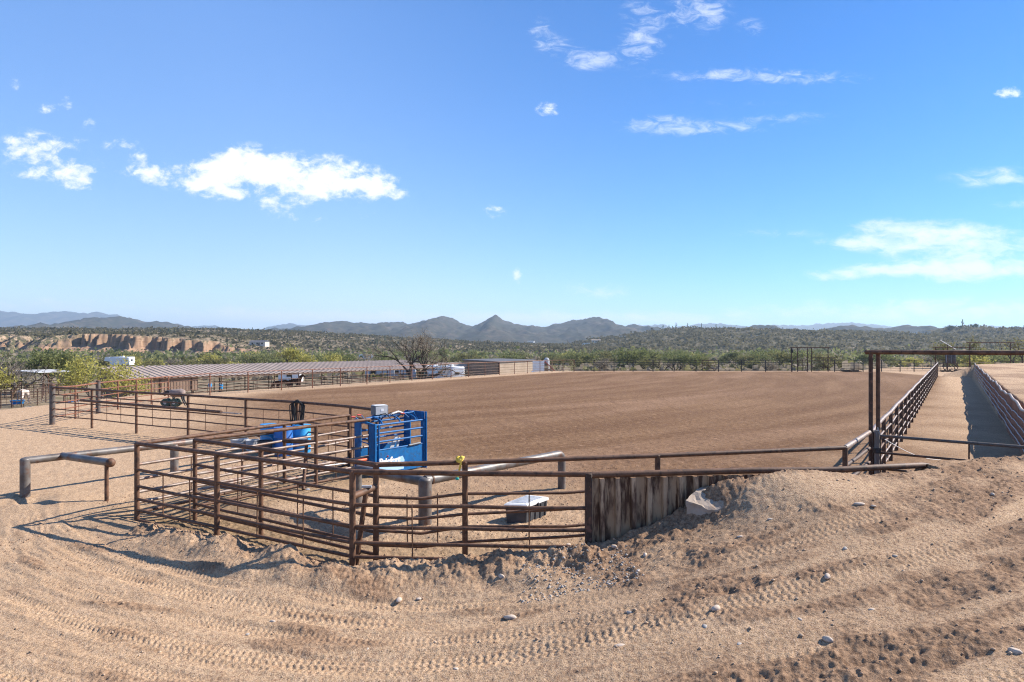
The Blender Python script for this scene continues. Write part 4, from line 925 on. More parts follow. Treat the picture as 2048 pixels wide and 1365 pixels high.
tub('tall dark ribbed bin in front of the blue barrels', bp(530, 21.4), 'dark_plastic', .2, .23, .5)
hp = np.array([-7.05, 22.35, 1.55]); ho_ = thing('hose', 'black rubber hoses looped over the fence post above the blue barrels', 'hose', (hp[0], hp[1], 0))
mb = MB()
for k in range(8):
    w = .1 + .035 * k + rng.uniform(-.02, .03); dn = rng.uniform(.75, 1.15); sx_ = rng.uniform(-.06, .06); a = np.linspace(0, 2 * pi, 36, endpoint=False)
    z = np.where(np.sin(a) > 0, np.sin(a) * .13, np.sin(a) * dn); xw = np.cos(a) * w * (1 + .35 * np.clip(-np.sin(a), 0, 1) * rng.uniform(-.6, .5)) + sx_ * np.clip(-np.sin(a), 0, 1)
    P = np.stack([hp[0] + xw * .86 + .05, hp[1] - .06 - xw * .5 + .03 * np.sin(a * 3 + k) - .05 * (k % 2), hp[2] + .02 + z - .01 * k], 1)
    mb.tube(P, .018, 6, closed=True)
mb.build('loops', 'rubber', ho_)
MB().tube([hp + np.array([.12, -.1, -.5]), hp + np.array([.16, -.14, -.95]), hp + np.array([.02, -.3, -1.3]), hp + np.array([-.2, -.6, -1.5])], .018, 6).build('loose_end', 'rubber', ho_)

tb = GP(1011, 1047); tc_ = GP(1056, 1049); ub = np.array([1.0, -.06]); 
bx = thing('storage_box', 'dark plastic deck box with dusty white ribbed lid lying in the pen', 'storage box', tb)
ua = np.array([.995, .0]); va = np.array([.56, .83]); zb = float(min(tb[2], tc_[2]))
def SB(a, b, z): return np.array([tb[0] + ua[0] * a + va[0] * b, tb[1] + ua[1] * a + va[1] * b, zb + z])
wA, lB = .42, .78
q = [SB(.02, .02, -.04), SB(wA - .02, .02, -.04), SB(wA - .02, lB - .02, -.04), SB(.02, lB - .02, -.04)]; q2 = [SB(0, 0, .31), SB(wA, 0, .31), SB(wA, lB, .31), SB(0, lB, .31)]
MB().add(q + q2, [(3, 2, 1, 0), (4, 5, 6, 7), (0, 1, 5, 4), (1, 2, 6, 5), (2, 3, 7, 6), (3, 0, 4, 7)]).build('tub', 'dark_plastic', bx, smooth=False)
rb = MB()
for b in (.14, .33, .52, .7): rb.prism([SB(wA - .004, b - .02, -.02), SB(wA - .004, b + .02, -.02), SB(wA + .012, b + .02, .29), SB(wA + .012, b - .02, .29)], (ua[0] * .012, ua[1] * .012, 0))
rb.build('ribs', 'dark_plastic', bx, smooth=False)
h0 = [SB(-.02, -.02, .31), SB(wA + .02, -.02, .31), SB(wA + .02, lB + .02, .31), SB(-.02, lB + .02, .31)]; h1 = [SB(-.02, -.02, .37), SB(wA + .02, -.02, .35), SB(wA + .02, lB + .02, .35), SB(-.02, lB + .02, .39)]
h2 = [SB(.01, .01, .395), SB(wA - .02, .01, .375), SB(wA - .02, lB - .01, .375), SB(.01, lB - .01, .415)]
MB().add(h0 + h1 + h2, [(0, 1, 5, 4), (1, 2, 6, 5), (2, 3, 7, 6), (3, 0, 4, 7), (4, 5, 9, 8), (5, 6, 10, 9), (6, 7, 11, 10), (7, 4, 8, 11), (8, 9, 10, 11), (3, 2, 1, 0)]).build('lid', 'white_plastic', bx, smooth=False)
rb = MB()
for b in np.arange(.08, .75, .085): rb.tube([SB(.03, b, .4 + .02 * b / lB), SB(wA - .05, b, .382)], .012, 6)
rb.build('lid_ridges', 'white_plastic', bx)
MB().box(SB(wA + .02, .39, .3), (.02, .09, .07)).build('latch', 'dark_plastic', bx)

pr = thing('cattle_prod', 'white cattle prod with orange handle resting on the lane rail', 'cattle prod', (-4.35, 17.0, 1.0))
k1 = AT(602, 15.3, 938); k2 = AT(702, 16.6, 925.5); k3 = AT(733, 17.0, 919)
MB().tube([k1, k2], .012, 8).build('shaft', 'white', pr); hd = (k3 - k2) / np.linalg.norm(k3 - k2)
MB().tube([k2 - hd * .02, k2 + hd * .05, k2 + hd * .06, k2 + hd * .3, k3], [.03, .045, .035, .04, .03], 10).build('handle', 'orange', pr)

ys = thing('ratchet_strap', 'bundled yellow strap with teal end hanging on the fence rail', 'strap', AT(918, 11.55, 925))
y0 = AT(919, 11.52, 918)
mb = MB().ball(y0 + np.array([-.02, 0, .0]), (.045, .04, .05), 8).ball(y0 + np.array([.04, -.02, .02]), (.04, .04, .035), 8).ball(y0 + np.array([.01, -.05, -.02]), (.035, .03, .04), 8)
for k in range(3):
    a = np.arange(14) * 2 * pi / 14; mb.tube(y0 + np.stack([.055 * np.cos(a) + .01 * k, .06 * np.sin(a), .02 * k - .03 + .02 * np.cos(a * 2)], 1), .014, 5, closed=True)
mb.build('bundle', 'yellow', ys)
y1 = AT(914.5, 11.45, 958)
MB().prism([y0 + np.array([.02, -.06, -.02]), y0 + np.array([.055, -.06, -.02]), y1 + np.array([.02, 0, 0]), y1 + np.array([-.015, 0, 0])], (0, .006, 0)).build('tail', 'yellow', ys)
MB().ball(y1, (.035, .02, .025), 8).build('end_fitting', 'green', ys)

# roping dummy: a painted steer on a wheeled sled
rd_p = bp(352, 38.5); rd = thing('roping_dummy', 'pinkish steel practice steer on a green wheeled sled in the arena', 'roping dummy', rd_p)
def D(x, y, z): return rd_p + np.array([x, y, z]) * .82
MB().tube([D(-.45, 0, .92), D(-.3, 0, .95), D(0, 0, .93), D(.35, 0, .96), D(.52, 0, .93), D(.58, 0, .88)], [.1, .2, .23, .24, .19, .08], 14).build('body', 'steer', rd)
MB().tube([D(-.42, 0, .98), D(-.6, -.02, 1.02), D(-.72, -.03, .9), D(-.78, -.03, .78)], [.1, .1, .09, .06], 10).build('head', 'black', rd)
MB().tube([D(-.62, -.42, 1.18), D(-.62, -.3, 1.1), D(-.62, 0, 1.08), D(-.62, .3, 1.1), D(-.62, .42, 1.18)], [.012, .03, .04, .03, .012], 8).build('horns', 'black', rd)
for y in (-.12, .12): MB().tube([D(.45, y, .8), D(.5, y, .5), D(.72, y, .06)], [.07, .045, .03], 8).build('hind_leg', 'black', rd)
MB().tube([D(-.2, 0, .75), D(-.2, 0, .45)], .04, 8).tube([D(-.05, 0, .75), D(-.15, 0, .45)], .03, 8).build('pedestal', 'green_iron', rd)
for x in (-.62, -.02):
    for y in (-.22, .22):
        w = MB().lathe([(.08, -.045), (.215, -.05), (.24, -.025), (.24, .025), (.215, .05), (.08, .045)], D(x, y, .29), 20, np.array([[1, 0, 0], [0, 0, 1], [0, 1, 0]])).build('wheel', 'green_iron', rd)
        MB().lathe([(.02, -.058), (.085, -.058), (.085, .058), (.02, .058)], D(x, y, .29), 12, np.array([[1, 0, 0], [0, 0, 1], [0, 1, 0]])).build('hub', 'tin', w)
MB().tube([D(-.95, -.22, .32), D(-.9, -.22, .2), D(-.5, -.22, .18), D(.3, -.22, .18)], .03, 8).tube([D(-.95, .22, .32), D(-.9, .22, .2), D(-.5, .22, .18), D(.3, .22, .18)], .03, 8).box(D(-.3, 0, .4), (.75, .4, .05)).build('sled', 'green_iron', rd)

# ------------------------------------------------------------------ stones
def stone_mesh(seed):
    r = np.random.default_rng(seed); mb = MB().ball((0, 0, 0), (1, 1, 1), 10); v = mb.v[0]; d = v / (np.linalg.norm(v, axis=1)[:, None] + 1e-9)
    sc_ = r.uniform(.55, 1.0, 3); q = v * sc_
    for k in range(7):
        nrm = r.normal(size=3); nrm /= np.linalg.norm(nrm); h = r.uniform(.5, .8); e = q @ nrm - h; q = np.where((e > 0)[:, None], q - nrm * e[:, None] * .85, q)
    mb.v[0] = q * np.array([1, .8, .62]); return mb
protos = [stone_mesh(k) for k in range(6)]
ST = [(1718, 1010, .105, 'pale rounded stone with a dark shadow on the smooth dirt above the ramp'), (1747, 1014, .06, 'small brown stone beside the pale rounded one on the ramp'), (1432, 1220, .1, 'tan oblong stone in a dark scrape, lower middle of the ramp'),
      (2030, 1308, .1, 'large whitish stone at the bottom right corner'), (1655, 1155, .085, 'white flat stone beside the tyre track below the ramp crest'), (1020, 1237, .1, 'broken white stone lying alone in the middle of the drive'),
      (798, 1202, .11, 'flat pale stone left of its smaller companion on the drive'), (838, 1200, .06, 'small white stone right of the flat pale one on the drive'), (1003, 1157, .1, 'brown egg shaped stone sunk in the berm'),
      (1137, 1092, .095, 'upright pale stone on the crest where the bottom fence rail enters the dirt'), (1258, 1228, .055, 'small grey stone on the bare drive below the slope'), (1410, 1256, .065, 'grey stone beside the tyre lugs, lower right of centre'),
      (1540, 1040, .055, 'round grey stone high on the rough mound'), (1364, 1055, .075, 'angular stone below the concrete slab'), (1243, 1068, .06, 'rounded stone at the foot of the steel sheeting'), (1228, 1095, .09, 'flat pinkish stone among gravel below the sheeting'),
      (1290, 1112, .07, 'long white stone on the gravelly slope'), (1745, 1222, .05, 'small chalky stone with a thin shadow, right side of the drive'), (1600, 1240, .05, 'reddish brown stone by a low hump, right of centre'), (1478, 1290, .05, 'speckled grey stone near the bottom, right of centre'),
      (1655, 1283, .09, 'half buried pale slab in the tyre lugs'), (495, 1271, .05, 'dark grey stone alone on the left part of the drive'), (545, 1245, .05, 'white chip on the left part of the drive'), (735, 1300, .045, 'pale pebble near the bottom edge, left of centre'), (1240, 1295, .085, 'tan half buried stone, lower middle'),
      (912, 1340, .05, 'white pebble at the bottom edge, below the berm'), (1690, 1100, .07, 'grey green stone half buried in the churned dirt'), (1790, 1115, .06, 'pale stone right of the grey green one in the churned dirt'), (1985, 990, .06, 'pinkish stone on the far right of the mound'), (1480, 1075, .06, 'pink stone in the shaded hollow of the mound'),
      (700, 1120, .07, 'whitish stone at the foot of the nearest tall fence post')]
for i, (px, py, r, lb) in enumerate(ST):
    p = GP(px, py); src = protos[i % 6]; mb = MB(); mb.add(src.v[0] * r * np.array([.95, .68, .66]) @ np.array([[cos(i * 1.3), -sin(i * 1.3), 0], [sin(i * 1.3), cos(i * 1.3), 0], [0, 0, 1]]) + p + np.array([0, 0, r * .1]), src.f)
    o = mb.build('stone', 'stone_grey' if 'grey' in lb else 'stone', loc=p, ang=50); tag(o, lb, 'stone', 'stones on the dirt')
# loose gravel and clods: nobody could count them
def pebbles(name, n, m, fx, fy, smin, smax, dens=None):
    x = rng.uniform(*fx, n); y = rng.uniform(*fy, n)
    ok = (np.abs(x / y) < .85)
    if dens is not None: ok &= rng.uniform(size=n) < dens(x, y)
    x, y = x[ok], y[ok]; z, zz = land(x, y, True); s = smin * (smax / smin) ** (rng.uniform(size=len(x)) ** 2.2)
    oc = np.array([(1, 0, 0), (-1, 0, 0), (0, 1, 0), (0, -1, 0), (0, 0, 1), (0, 0, -1)], float); fc_ = np.array([(0, 2, 4), (2, 1, 4), (1, 3, 4), (3, 0, 4), (2, 0, 5), (1, 2, 5), (3, 1, 5), (0, 3, 5)])
    nn = len(x); V = oc[None] * rng.uniform(.55, 1.15, (nn, 6, 1)) * s[:, None, None] * np.array([1.1, .9, .65]); a = rng.uniform(0, 2 * pi, nn)
    Vx = V[..., 0] * np.cos(a)[:, None] - V[..., 1] * np.sin(a)[:, None]; Vy = V[..., 0] * np.sin(a)[:, None] + V[..., 1] * np.cos(a)[:, None]
    V = np.stack([Vx + x[:, None], Vy + y[:, None], V[..., 2] + z[:, None] + s[:, None] * .2], -1).reshape(-1, 3); F = (fc_[None] + (np.arange(nn) * 6)[:, None, None]).reshape(-1, 3)
    me = bpy.data.meshes.new(name); me.vertices.add(len(V)); me.vertices.foreach_set('co', V.astype(np.float32).ravel()); me.loops.add(F.size); me.loops.foreach_set('vertex_index', F.astype(np.int32).ravel()); me.polygons.add(len(F)); me.polygons.foreach_set('loop_start', np.arange(0, F.size, 3, dtype=np.int32)); me.update(calc_edges=True)
    me.materials.append(M[m]); o = bpy.data.objects.new(name, me); COL.objects.link(o); kind(o, 'stuff')
pebbles('gravel', 7000, 'gravel', (-11, 13), (4.5, 14), .006, .032, lambda x, y: .2 + .5 * ss(-1.5, 1.5, x))
pebbles('gravel', 500, 'stone_grey', (.1, 1.7), (8.7, 10.2), .012, .035)
M['clod'] = mottled('dirt_clod', (.24, .15, .1), (.38, .25, .165), 6, .95, 0, .2, .1)
pebbles('dirt_clods', 11000, 'clod', (-11, 13), (4.5, 13.5), .006, .032, lambda x, y: .04 + .96 * land(x, y, True)[1]['loose'] ** 1.5)
pebbles('dirt_clods', 7000, 'clod', (-9, 3), (10.5, 20), .008, .028)

# ------------------------------------------------------------------ trees
TREES = {}
def grow(mb, pts, p, d, L, r, depth, maxd, R, up=.12, kids=(2, 3), spread=.75):
    n = 4; P = [p]; q = p.copy(); dd = d.copy()
    for i in range(n):
        dd = dd + R.normal(size=3) * .17 + np.array([0, 0, up * .3]); dd /= np.linalg.norm(dd); q = q + dd * L / n; P.append(q.copy())
    mb.tube(P, np.linspace(r, r * .62, n + 1), 6 if depth < 2 else 4 if depth < 3 else 3, caps=False)
    if depth >= maxd - 2: pts.extend([(x, depth) for x in P[1:]])
    if depth >= maxd: return
    for k in range(R.integers(kids[0], kids[1] + 1)):
        a = R.normal(size=3); a -= dd * (a @ dd); a /= np.linalg.norm(a) + 1e-9
        nd = dd + a * R.uniform(.5, 1.0) * spread; nd[2] = max(nd[2], -.15); nd /= np.linalg.norm(nd)
        s = P[-1] if k < 2 else P[R.integers(2, n)]
        grow(mb, pts, s, nd, L * R.uniform(.62, .82), r * .6, depth + 1, maxd, R, up, kids, spread)
def tree(name, label, cat, seed, h, stems, leaf, nleaf, lsize, bark='bark', r0=.16, maxd=4, wide=1.0, jit=.35, group=None, kids=(2, 3), loc=(0, 0, 0)):
    R = np.random.default_rng(seed); mb = MB(); pts = []
    for k in range(stems):
        a = 2 * pi * (k + R.uniform(-.3, .3)) / stems; tl = R.uniform(.35, .75) * (stems > 1) * wide
        d = np.array([cos(a) * tl, sin(a) * tl, 1.0]); d /= np.linalg.norm(d)
        grow(mb, pts, np.array([cos(a) * .08, sin(a) * .08, -.1]), d, h * .36, r0, 0, maxd, R, kids=kids)
    P = np.array([p for p, _ in pts]); zmax = P[:, 2].max() + jit * .5; sc = h / zmax
    for i, v in enumerate(mb.v): mb.v[i] = v * np.array([sc * wide, sc * wide, sc])
    P = P * np.array([sc * wide, sc * wide, sc])
    t = thing(name, label, cat, (0, 0, 0), group)
    mb.build('trunk', bark, t)
    if nleaf:
        i = R.integers(0, len(P), nleaf); C = P[i] + R.normal(size=(nleaf, 3)) * jit * np.array([1, 1, .75]); C = C[C[:, 2] > h * .12]
        tone = np.clip(.3 + .25 * fbm(C[:, 0] * .9 + seed, C[:, 2] * .9 + C[:, 1] * .7, 2, seed) + R.uniform(-.12, .12, len(C)), 0, .64)
        quads_mesh('crown', leaf_quads(C, lsize, asp=.5), leaf, tone, t)
    t.location = loc; return t
def at(px, d, sink=.0): x = (px - CX) / FPX * d; return (x, d, H(x, d) - sink)

big = tree('bare_tree', 'big dark forked mesquite tree with thin grey crown by the white trailers', 'tree', 5, 7.7, 4, 'leaf_dry', 4200, .065, 'bark', .24, 5, 1.0, .32, loc=at(833, 79), kids=(2, 3))
bt = tree('bare_tree', 'leafless grey tree with a peeled pale limb in the far left pens', 'tree', 12, 4.9, 4, 'leaf_dry', 260, .09, 'twig', .13, 5, 1.35, .25, loc=at(30, 72))
MB().tube([(.3, -.9, .2), (.75, -1.0, 1.0), (1.35, -1.0, 1.75)], [.13, .11, .07], 8).build('peeled_limb', 'pale_bark', bt)
tree('green_tree', 'wide full green tree behind the pale canopy on the far left', 'tree', 21, 5.4, 4, 'leaf_green', 3600, .2, 'bark', .14, 4, 1.15, .5, loc=at(108, 84))
tree('yellow_tree', 'loose yellow green tree covering the left end of the long shed', 'tree', 33, 4.7, 4, 'leaf_yellow', 3400, .12, 'twig', .1, 4, 1.0, .42, loc=at(196, 59.5))
tree('yellow_tree', 'yellow green tree cut by the left edge of the picture', 'tree', 35, 3.4, 3, 'leaf_yellow', 1500, .14, 'twig', .09, 4, 1.0, .4, loc=at(-14, 70))
tree('bare_tree', 'small dark bare tree standing right behind the far arena fence', 'tree', 44, 3.9, 2, 'leaf_dry', 260, .1, 'bark', .15, 4, 1.25, .3, loc=at(1331, 101))
tree('bare_tree', 'dark forked tree at the right edge beside the far overhead frames', 'tree', 47, 4.8, 3, 'leaf_olive', 500, .16, 'bark', .13, 4, 1.2, .4, loc=at(2046, 96))
tree('green_tree', 'rounded pale green tree behind the slanted solar panel', 'tree', 52, 7.0, 3, 'leaf_olive', 1800, .2, 'bark', .13, 4, .9, .5, loc=at(1924, 120))
tree('yellow_tree', 'bright yellow green tree with a dark leaning trunk beyond the shed roof', 'tree', 57, 6.2, 3, 'leaf_yellow', 1900, .2, 'bark', .14, 4, .95, .5, loc=at(580, 140))

KIND = [('mesquite_tree', 'dusty green mesquite in the belt of trees beyond the arena', 61, 5.6, 4, 'leaf_green', 1500, .3, 'bark'),
        ('mesquite_tree', 'dull olive mesquite in the belt of trees beyond the arena', 64, 5.2, 4, 'leaf_olive', 1400, .3, 'bark'),
        ('mesquite_tree', 'bright yellow green young mesquite in the belt beyond the arena', 67, 4.8, 4, 'leaf_yellow', 1300, .28, 'twig'),
        ('mesquite_tree', 'grey nearly leafless mesquite in the belt beyond the arena', 70, 4.6, 4, 'leaf_dry', 800, .22, 'twig'),
        ('mesquite_tree', 'tall loose green mesquite standing above the belt beyond the arena', 73, 6.6, 3, 'leaf_green', 1400, .3, 'bark'),
        ('mesquite_tree', 'low spreading olive mesquite at the foot of the belt beyond the arena', 76, 3.6, 5, 'leaf_olive', 1100, .28, 'bark')]
PR = []
for (nm, lb, sd_, hh, st_, lf_, nl, ls_, bk) in KIND:
    PR.append(tree(nm, lb, 'tree', sd_, hh, st_, lf_, nl, ls_, bk, .13, 4, 1.1, .6, 'mesquite trees in the belt beyond the arena'))
rt = np.random.default_rng(99); used = [False] * len(PR); cnt = 0; tries = 0; placed = []
while cnt < 190 and tries < 6000:
    tries += 1; px = rt.uniform(-60, 2110); d = rt.uniform(125, 330) if px < 1080 else rt.uniform(112, 330)
    if 195 < px < 290 and d < 185: continue
    if 715 < px < 760 and d < 285: continue
    if 855 < px < 1125 and d < 150: continue
    if 545 < px < 660 and d < 150: continue
    if 40 < px < 200 and d < 150: continue
    x = (px - CX) / FPX * d
    if any((x - a) ** 2 + (d - b) ** 2 < 3.2 ** 2 for a, b in placed): continue
    w = [.25, .2, .3, .15, .05, .05] if px < 700 else [.34, .26, .12, .14, .07, .07]
    k = int(rt.choice(6, p=w)); s = rt.uniform(.62, 1.02) * (1.0 if d > 150 else .8); loc = (x, d, H(x, d) - .05); rz = rt.uniform(0, 6.28); sc = (s * rt.uniform(.95, 1.3), s * rt.uniform(.95, 1.3), s)
    if not used[k]: PR[k].location = loc; PR[k].rotation_euler = (0, 0, rz); PR[k].scale = sc; used[k] = True
    else: dup(PR[k], loc, rz, sc)
    placed.append((x, d)); cnt += 1

zl = lambda x, y: land(x, y)
def beyond(x, y): return (pad_drop(x, y)[1] > 4) & ~((np.abs(x / y * FPX + CX - 1000) < 130) & (y < 150)) & ~((x / y * FPX + CX < 880) & (y < 112) & (x > -52))
scrub('undergrowth', zl, 9000, (-230, 240), (90, 270), 1.15, 'leaf_dry', beyond, 9)
scrub('undergrowth', zl, 2600, (-230, 240), (92, 270), 1.3, 'leaf_olive', beyond, 9)
scrub('distant_treeline', zl, 2600, (-320, 330), (230, 390), 3.6, 'leaf_green', None, 44, .16)
scrub('distant_treeline', zl, 1500, (-320, 330), (230, 390), 3.2, 'leaf_dry', None, 40, .15)

# ------------------------------------------------------------------ long open shed
S0 = np.array([-36.3, 64.0]); S1 = np.array([-10.9, 95.2]); su = (S1 - S0) / np.linalg.norm(S1 - S0); sn = np.array([-su[1], su[0]]); SL = np.linalg.norm(S1 - S0); SW = 6.3
gs = -2.05
def S(a, b, z): return np.array([S0[0] + su[0] * a + sn[0] * b, S0[1] + su[1] * a + sn[1] * b, z])
sh = thing('long_shed', 'long open livestock shed with ribbed tan metal roof and a brown sided end stall', 'shed', S(SL / 2, SW / 2, gs))
tp_, a = [], 0.0
while a < SL:
    for (da, dz) in ((0, 0), (.3, 0), (.36, .06), (.5, .06), (.56, 0)): tp_.append((min(a + da, SL), dz))
    a += .62
n = len(tp_); zr = lambda b: .36 + (1.28 - .36) * b / SW
V = [S(q, -.35, zr(-.35) + dz) for q, dz in tp_] + [S(q, SW, zr(SW) + dz) for q, dz in tp_]
V += [v - np.array([0, 0, .03]) for v in V]
F = [(i, i + 1, n + i + 1, n + i) for i in range(n - 1)] + [(2 * n + i + 1, 2 * n + i, 3 * n + i, 3 * n + i + 1) for i in range(n - 1)] + [(i + 1, i, 2 * n + i, 2 * n + i + 1) for i in range(n - 1)] + [(n + i, n + i + 1, 3 * n + i + 1, 3 * n + i) for i in range(n - 1)]
MB().add(V, F).build('roof', 'roof_tan', sh, smooth=False)
MB().prism([S(0, -.3, .17), S(0, -.18, .17), S(0, -.18, .32), S(0, -.3, .32)], S(SL, 0, 0) - S(0, 0, 0)).build('eave_beam', 'rust', sh)
for a in np.linspace(.1, SL - .1, 14):
    MB().tube([S(a, -.12, gs - .3), S(a, -.12, .25)], .06, 6).build('post', 'rust_dark', sh)
    MB().tube([S(a, SW - .2, gs - .3), S(a, SW - .2, 1.2)], .06, 6).build('post', 'rust_dark', sh)
    MB().prism([S(a, -.2, .18), S(a, -.2, .3), S(a, SW, 1.22), S(a, SW, 1.1)], S(.08, 0, 0) - S(0, 0, 0)).build('rafter', 'rust_dark', sh)
def siding(name, p, q, z0, z1a, z1b, m, step=.3, parent=sh):
    p, q = np.asarray(p, float), np.asarray(q, float); L = np.linalg.norm(q - p); u = (q - p) / L; w = np.array([u[1], -u[0]]); V0, V1 = [], []; a = 0
    while a < L:
        for da, o in ((0, 0), (step * .6, 0), (step * .7, .035), (step * .9, .035)):
            s = min(a + da, L); b = p + u * s + w * o; V0.append((b[0], b[1], z0)); V1.append((b[0], b[1], z1a + (z1b - z1a) * s / L))
        a += step
    n = len(V0); B = np.array([-w[0] * .04, -w[1] * .04, 0]); V = np.array(V0 + V1); V = np.concatenate([V, V + B])
    MB().add(V, [(i, i + 1, n + i + 1, n + i) for i in range(n - 1)] + [(2 * n + i + 1, 2 * n + i, 3 * n + i, 3 * n + i + 1) for i in range(n - 1)] + [(n + i, n + i + 1, 3 * n + i + 1, 3 * n + i) for i in range(n - 1)]).build(name, m, parent, smooth=False)
siding('end_wall', S(.06, SW, 0)[:2], S(.06, -.1, 0)[:2], gs - .2, 1.2, .3, 'siding_brown')
siding('stall_wall', S(.1, -.06, 0)[:2], S(6.9, -.06, 0)[:2], -1.12, .2, .2, 'siding_brown')
for a in np.arange(.4, 6.9, .45): MB().tube([S(a, -.08, gs - .2), S(a, -.08, -1.1)], .03, 5).build('stall_bar', 'rust_dark', sh)
# stall panels under the roof
pn = None
for i, a in enumerate(np.linspace(8, SL - 3, 9)):
    p = thing('stall_divider', 'low dark pipe panel dividing the stalls under the long shed roof', 'panel', S(a, 2, gs), 'stall panels under the shed')
    for z in (.35, .7, 1.05, 1.4): MB().tube([S(a, .1, gs + z), S(a + .05, SW - .5, gs + z)], .028, 5).build('rail', 'rust_dark', p)
    for b in (.1, SW * .5, SW - .5): MB().tube([S(a, b, gs - .1), S(a, b, gs + 1.45)], .032, 5).build('upright', 'rust_dark', p)
for (o, lb) in ((SW - .1, 'back row of low pipe rails under the long shed'), (-2.6, 'front row of low pipe rails before the long shed')):
    p = thing('stall_fence', lb, 'fence', S(SL / 2, o, gs))
    for z in (.3, .65, 1.0, 1.35): MB().tube([S(7, o, gs + z), S(SL, o, gs + z)], .03, 5).build('rail', 'rust_dark', p)
    for a in np.arange(7, SL, 2.4): MB().tube([S(a, o, gs - .2), S(a, o, gs + 1.4)], .034, 5).build('post', 'rust_dark', p)
def trough(label, p, m, rot=0, L=1.1):
    b = thing('feed_trough', label, 'trough', p, None); p = np.asarray(p, float); R = np.array([[cos(rot), -sin(rot), 0], [sin(rot), cos(rot), 0], [0, 0, 1]])
    pr = np.array([(-.5 * L, -.24, .55), (.5 * L, -.24, .55), (.5 * L, .24, .55), (-.5 * L, .24, .55), (-.42 * L, -.16, .2), (.42 * L, -.16, .2), (.42 * L, .16, .2), (-.42 * L, .16, .2)]) @ R.T + p
    MB().add(pr, [(4, 5, 1, 0), (5, 6, 2, 1), (6, 7, 3, 2), (7, 4, 0, 3), (7, 6, 5, 4), (0, 1, 5, 4), (1, 2, 6, 5), (2, 3, 7, 6), (3, 0, 4, 7)]).build('basin', m, b, smooth=False)
    MB().tube([pr[0], pr[1], pr[2], pr[3]], .03, 6, closed=True).build('rim', m, b)
    for k in range(4): MB().tube([pr[4 + k], pr[4 + k] * np.array([1, 1, 0]) + np.array([0, 0, p[2] - .05])], .03, 5).build('leg', 'rust_dark', b)
trough('blue feed trough under the shed roof, left of the brown horse', S(15.2, .6, gs), 'blue_plastic', .9, 1.7)
trough('teal feed trough under the middle of the long shed', S(22.0, .8, gs), 'green', .9, 1.0)
trough('pale blue trough low behind the arena fence, right part of the shed', S(27.2, .3, gs), 'blue_plastic', .9, 1.2)
for (a, z, lb) in ((8.0, -.9, 'left blue bucket hung by the brown stall wall'), (9.2, -1.05, 'right blue bucket hung near the brown stall wall')):
    b = thing('bucket', lb, 'bucket', S(a, -.4, z)); MB().lathe([(.14, 0), (.18, .4), (.19, .41), (.16, .4), (.12, .03)], S(a, -.4, z), 12).build('shell', 'blue_plastic', b)
    MB().tube([S(a, -.4, z + .4) + np.array([.17 * cos(t_), 0, .22 * sin(t_)]) for t_ in np.linspace(0, pi, 7)], .012, 4).build('bail', 'tin', b)

